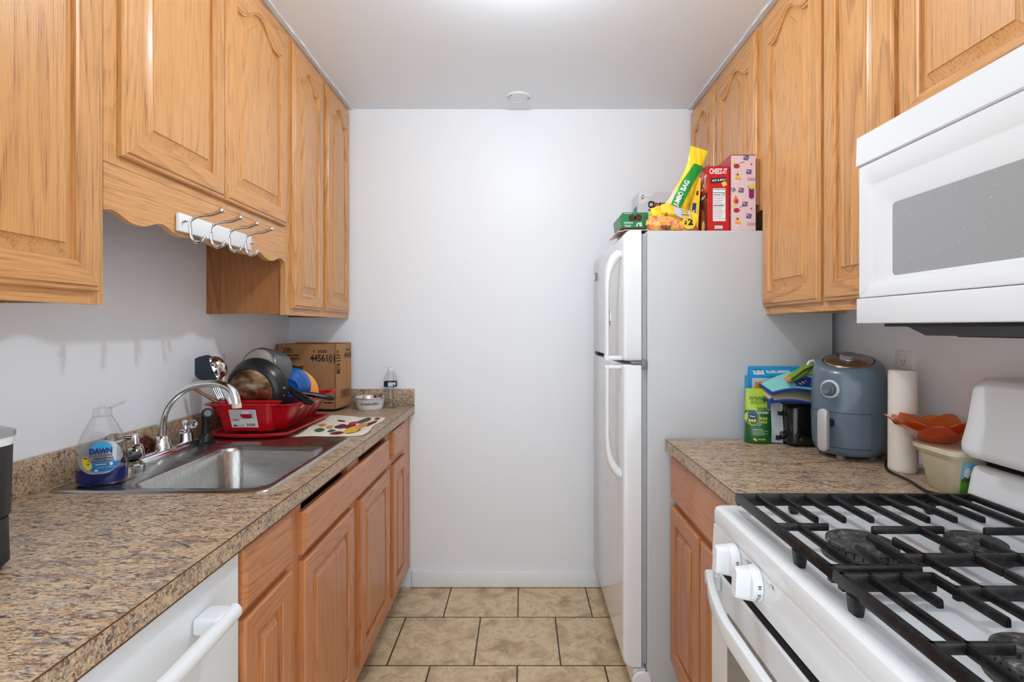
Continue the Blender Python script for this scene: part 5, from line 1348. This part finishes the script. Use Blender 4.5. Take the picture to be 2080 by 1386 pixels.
def ice(x, y):
    mb.poly([(x - .010, y - .008), (x + .008, y - .010), (x + .011, y + .007), (x - .008, y + .009)], fk, M_CK[4], .0006); mb.poly([(x - .004, y - .004), (x + .004, y - .005), (x + .005, y + .003), (x - .003, y + .004)], fk, M_CK[5], .0009); mb.poly([(x - .009, y + .003), (x - .002, y + .001), (x - .003, y + .007)], fk, M_CK[6], .0009)
def tall(x, y):
    mb.poly([(x - .009, y - .018), (x, y - .024), (x + .009, y - .018), (x + .010, y + .014), (x - .010, y + .014)], fk, M_CK[2], .0006); E(x + .002, y + .022, .010, .010, M_CK[3], .0008); mb.rect(x - .016, y + .018, x - .006, y + .020, lambda u, v, w: fk(u, v - (u - x) * .8 - .008, w), M_INK, .0009)
def shaker(x, y): E(x, y, .010, .011, M_CK[5], .0006); mb.poly([(x - .006, y + .008), (x + .004, y + .010), (x + .001, y + .018), (x - .003, y + .020)], fk, M_CK[5], .0008); E(x + .002, y - .001, .005, .006, M_CK[0], .0009)
for dy in (0, -.161):
    coupe(.020, .238 + dy + .0); ice(.064, .219 + dy); rocks(.024, .193 + dy)
    E(.073, .246 + dy, .003, .003, M_CK[0], .0009)
tall(.074, .143); shaker(.018, .112); ice(.054, .270); ice(.050, .102); ice(.036, .152)
mb.text('Cocktail', fk, .074, .193, .030, .013, M_CK[0], shear=.3, bold=-.005); mb.text('Cocktail', fk, .074, .030, .030, .013, M_CK[0], shear=.3, bold=-.005); mb.text('Drink', fk, .008, .155, .016, .018, M_CK[4], shear=.4, rot=.5)
mb.build('box_body', PK)

YB_ = thing('candy_carton', (.63, 1.95, FT), 'narrow yellow carton leaning between the crackers and the candy bag', 'carton', 'boxes on the refrigerator')
M_YEL = C('candy_yellow', 238, 200, 36, .35, coat=.2)
mb = MB(); mb.prism([(.622, FT + .0005), (.661, FT + .0005), (.674, FT + .215), (.648, FT + .222)], lambda u, v, w: Vector((u, w, v)), 1.960, 2.06, M_YEL)
fy2 = lambda u, v, w: Vector((.622 + u + v * .10, 1.9596 - w, FT + v))
mb.rect(.002, .010, .040, .030, fy2, C('berry_pink', 226, 60, 92, .5)); mb.text('berry', fy2, .014, .020, .018, .007, M_PAPER, off=.0009)
mb.rect(.008, .082, .022, .120, fy2, M_NAVY); mb.rect(.012, .087, .018, .094, fy2, M_PAPER, .0009); mb.rect(.018, .150, .026, .166, fy2, M_CDK)
for i in range(2): mb.rect(.006, .040 + i * .006, .022, .0412 + i * .006, fy2, M_GREY, .0008)
mb.build('carton_body', YB_)

# big candy bag: flattened neck twisting up to the right, with a green band
JG = thing('candy_bag', (.60, 1.95, FT), 'yellow jumbo candy bag with green band sticking up on the fridge', 'candy bag')
Yj = 1.965
stj = [(1352, 462, 44, .030), (1365, 444, 36, .030), (1373, 428, 27, .027), (1380, 412, 22.5, .024), (1388, 394, 21, .021), (1398, 373, 18, .016), (1406, 352, 16.5, .012), (1412, 335, 16, .008), (1416, 318, 17, .004), (1421, 302, 18.5, .0012)]
P2 = [PY(x, y, Yj) for x, y, _, _ in stj]
def jpt(s):
    i = min(int(s), len(stj) - 2); k = s - i
    p = P2[i].lerp(P2[i + 1], k); hw = lerp(stj[i][2], stj[i + 1][2], k) * Yj / FPX; th_ = lerp(stj[i][3], stj[i + 1][3], k)
    d = (P2[min(i + 1, len(P2) - 1)] - P2[max(i - 1, 0)]).normalized() if k < .5 else (P2[min(i + 2, len(P2) - 1)] - P2[i]).normalized()
    d1 = (P2[min(i + 1, len(P2) - 1)] - P2[max(i - 1, 0)]).normalized(); d2 = (P2[min(i + 2, len(P2) - 1)] - P2[i]).normalized()
    d = d1.lerp(d2, k).normalized()
    return p, hw, th_, d.cross(Vector((0, 1, 0))).normalized() * 1.0
def jf(s, t_, w=0):                        # s along the neck, t_ across (-1 left edge, +1 right edge)
    p, hw, th_, sd2 = jpt(max(0, min(s, len(stj) - 1.001)))
    if sd2.x < 0: sd2 = -sd2
    return p + sd2 * (t_ * hw) - Vector((0, 1, 0)) * (th_ * math.sqrt(max(0, 1 - t_ * t_)) + .0012 * math.sin(9 * t_ + 3 * s) * (1 - t_ * t_) + w)
mb = MB(); rings = []
for i in range(37):
    s = i * (len(stj) - 1.001) / 36
    p, hw, th_, sd2 = jpt(s)
    if sd2.x < 0: sd2 = -sd2
    rings.append([jf(s, lerp(-1, 1, k / 16)) for k in range(17)] + [p + sd2 * (lerp(1, -1, k / 8) * hw) + Vector((0, th_ * .6 * math.sin(PI * k / 8), 0)) for k in range(1, 8)])
mb.loft(rings, M_YEL)
M_BGRN = C('band_green', 12, 138, 52, .35, coat=.2)
def gl(s):
    ks = ((2, -.62, .12), (3.2, -.72, .22), (5, -.80, .40), (6.2, -.45, .80), (7.2, -.22, .95))
    for (a, l0, h0), (b, l1, h1) in zip(ks, ks[1:]):
        if s <= b or b == 7.2:
            k = min(1, max(0, (s - a) / (b - a))); return lerp(l0, l1, k), lerp(h0, h1, k)
bs = [lerp(2.0, 7.0, i / 24) for i in range(25)]
mb.add([jf(q, lerp(*gl(q), k / 6), .0030) for q in bs for k in range(7)], [(i * 7 + k, i * 7 + k + 1, (i + 1) * 7 + k + 1, (i + 1) * 7 + k) for i in range(24) for k in range(6)], M_BGRN)
def jtxt(u, v, w):
    a, b = gl(u); return jf(u, lerp(a, b, .5 - v), w + .0034)
mb.text('JUMBO BAG', jtxt, 3.6, .02, 2.9, .62, M_PAPER, bold=.03, off=.0014)
for i in range(6):
    s0, s1_ = lerp(1.9, 3.9, i / 6), lerp(1.9, 3.9, (i + 1) / 6)
    mb.add([jf(s0, -.98, .0012), jf(s0, gl(s0)[0] - .04, .0012), jf(s1_, gl(s1_)[0] - .04, .0012), jf(s1_, -.98, .0012)], [(0, 1, 2, 3)], M_PALE)
mb.rect(0, 0, 0, 0, lambda u, v, w: jf(7.8, -.9 + u), M_INK)
mb.build('bag_body', JG, ang=70)

SB = thing('candy_bag', (.58, 1.91, FT), 'crumpled clear candy bag marked two dollars in front of the jumbo bag', 'candy bag')
M_CANDY = C('candy_mix', 226, 140, 84, .25, coat=.4)
t = NT(M_CANDY); vo = t.n('ShaderNodeTexVoronoi'); vo.inputs['Scale'].default_value = 75; t.l(t.coord(), vo.inputs['Vector'])
sp2 = t.n('ShaderNodeSeparateColor'); t.l(vo.outputs['Color'], sp2.inputs[0])
t.col(t.ramp(sp2.outputs[0], [(0, srgb(232, 120, 60)), (.3, srgb(240, 186, 90)), (.55, srgb(222, 96, 88)), (.75, srgb(236, 200, 60)), (1, srgb(226, 150, 110))]))
t.bump(vo.outputs['Distance'], .006, .6)
from mathutils import noise as mnoise
def pillow(cx, cz, y, hw, hh, th, seed, m, px0=0, e=.62, amp=.16):
    mb = MB(); rings = []
    for i in range(17):
        th_ = PI * i / 16; ring = []
        for j in range(40):
            ph = 2 * PI * j / 40
            d = Vector((math.sin(th_) * math.cos(ph), math.sin(th_) * math.sin(ph), math.cos(th_)))
            k = 1 + amp * mnoise.noise(d * 2.6 + Vector((seed, 0, seed))) + amp * .5 * mnoise.noise(d * 6 + Vector((seed, 3, 0)))
            se = lambda q: math.copysign(abs(q) ** e, q)
            ring.append(Vector((cx + se(d.x) * hw * k, y + d.y * th * k, max(FT + .001, cz + se(d.z) * hh * k))))
        rings.append(ring)
    mb.loft(rings, m, (False, False)); return mb
mb = pillow(.545, FT + .030, 1.905, .085, .034, .030, 4.0, M_CANDY)
fb = lambda u, v, w: Vector((.545 + u, 1.905 - .034 - w, FT + v))
mb.poly(circle(.055, .030, .024, .024, 28), fb, M_YEL, .0022); mb.text('$', fb, .042, .028, .009, .016, M_INK, bold=.04, off=.0030); mb.text('2', fb, .060, .032, .018, .026, M_INK, bold=.06, off=.0030)
mb.text('SIZZLIN\'', fb, -.028, .014, .038, .010, M_INK, bold=.05, off=.0028); mb.text('HOT', fb, -.026, .005, .026, .007, M_INK, bold=.05, off=.0028)
mb.build('bag_body', SB, ang=70)
mb = pillow(.498, FT + .066, 1.902, .030, .026, .024, 7.0, M_YEL, amp=.35, e=.8); mb.build('crumpled_top', SB, ang=50)
mb = MB()
def bandf(u, v, w=0):
    x = lerp(.500, .630, u); z = FT + .078 - .040 * u * u + .004 * math.sin(u * 9) + (v - .5) * .032
    return Vector((x, 1.868 + .012 * (u - .5) ** 2 + .004 * math.sin(u * 14 + v * 3) - w, z))
mb.grid(lambda u, v: bandf(u, v), 16, 4, M_YEL)
for i in range(8): a, b = lerp(.34, .80, i / 8), lerp(.34, .80, (i + 1) / 8); mb.add([bandf(a, .06, .0012), bandf(b, .06, .0012), bandf(b, .94, .0012), bandf(a, .94, .0012)], [(0, 1, 2, 3)], M_PALE)
for v0, v1, m_ in ((.34, .42, M_INK), (.62, .65, M_GREY), (.74, .77, M_GREY), (.18, .2, M_GREY), (.85, .88, M_GREY)):
    for i in range(8): a, b = lerp(.36, .74, i / 8), lerp(.36, .74, (i + 1) / 8); mb.add([bandf(a, v0, .002), bandf(b, v0, .002), bandf(b, v1, .002), bandf(a, v1, .002)], [(0, 1, 2, 3)], m_)
mb.build('nutrition_band', SB, ang=60)

CE = thing('cereal_box', (.65, 2.55, FT), 'white cereal box standing farthest back on the fridge', 'cereal box', 'boxes on the refrigerator')
mb = MB(); M_CSIL = C('cereal_silver', 214, 214, 218, .35)
ex0, ex1, ey0, ey1, eh = .552, .75, 2.46, 2.615, .292
mb.box(ex0, ex1, ey0, ey1, FT + .0005, FT + eh, M_CSIL)
fe2 = lambda u, v, w: Vector((ex0 + u, ey0 - .0005 - w, FT + v)); fe3 = lambda u, v, w: Vector((ex0 - .0005 - w, ey0 + u, FT + v))
mb.poly([(.0, .242), (.014, .232), (.032, .242), (.072, .291), (.0, .291)], fe2, M_PAPER); mb.text('G', fe2, .018, .268, .012, .020, M_INK, shear=.3, off=.0012)
mb.rect(.030, .266, .050, .2675, fe2, M_GREY, .0012)
mb.text('Ci', fe2, .058, .233, .030, .034, M_INK, bold=.05, off=.0013); mb.text('n', fe2, .083, .229, .018, .026, M_CRED, bold=.05, off=.0013); mb.text('nna', fe2, .118, .229, .048, .026, M_INK, bold=.05, off=.0013); mb.text('TOAST', fe2, .080, .196, .070, .030, M_NAVY, bold=.04, off=.0013)
mb.rect(.040, .09, .112, .236, fe3, C('cereal_barcode', 70, 116, 140, .5)); mb.rect(.040, .02, .112, .085, fe3, M_CRED); mb.rect(.05, .03, .10, .045, fe3, M_NAVY, .0009)
mb.build('box_body', CE)

CK = thing('cookie_box', (.42, 2.0, FT), 'small green cookie box at the front corner of the fridge', 'cookie box', 'boxes on the refrigerator')
M_CGRN = C('cookie_green', 16, 112, 60, .4, coat=.2)
gx0, gx1, gy0, gy1, gz0, gz1 = .368, .475, 1.960, 2.10, 1.7005, 1.758
mb = MB(); mb.prism([(gx0 + .006, gz0), (gx1, gz0), (gx1, gz1), (gx0 + .012, gz1), (gx0, gz1 - .016)], lambda u, v, w: Vector((u, w, v)), gy0, gy1, M_CGRN)
fg = lambda u, v, w: Vector((gx0 + u, gy0 - .0005 - w, gz0 + v))
for x, y in ((.047, .036), (.070, .038)): mb.poly(circle(x, y, .014, .013, 18), fg, C('cookie_choc', 66, 34, 28, .7) if x < .05 else bpy.data.materials['cookie_choc'], .0006)
mb.rect(.016, .014, .050, .022, fg, C('cookie_pale', 120, 178, 140, .5), .0005); mb.text('THIN MINTS', fg, .030, .006, .024, .008, M_PAPER, off=.0009); mb.rect(.016, .052, .044, .0540, fg, M_PALE, .0009)
mb.poly([(.060, .004), (.085, .004), (.082, .020), (.066, .018)], fg, M_PALE, .0008); mb.poly([(.068, .004), (.073, .004), (.072, .014), (.069, .014)], fg, M_INK, .001)
mb.build('box_body', CK)
mb = MB()                                  # flat snack bag under the cookie box, drooping over the freezer door's top
def flatf(u, v): 
    x = lerp(.352, .520, u); y = lerp(1.91, 2.11, v)
    z = 1.684 - .020 * max(0, (.16 - u) / .16) ** 1.5 * (1 if u < .16 else 0) + .004 * math.sin(u * 14) * math.sin(v * 7)
    return Vector((x, y, max(z, 1.6795)))
mb.grid(flatf, 20, 12, C('wrapper_pink', 206, 164, 150, .25, coat=.4), .003)
hb = mb.build('snack_bag', ang=60)
tag(hb, 'flat pinkish snack bag lying under the green cookie box', 'snack bag')
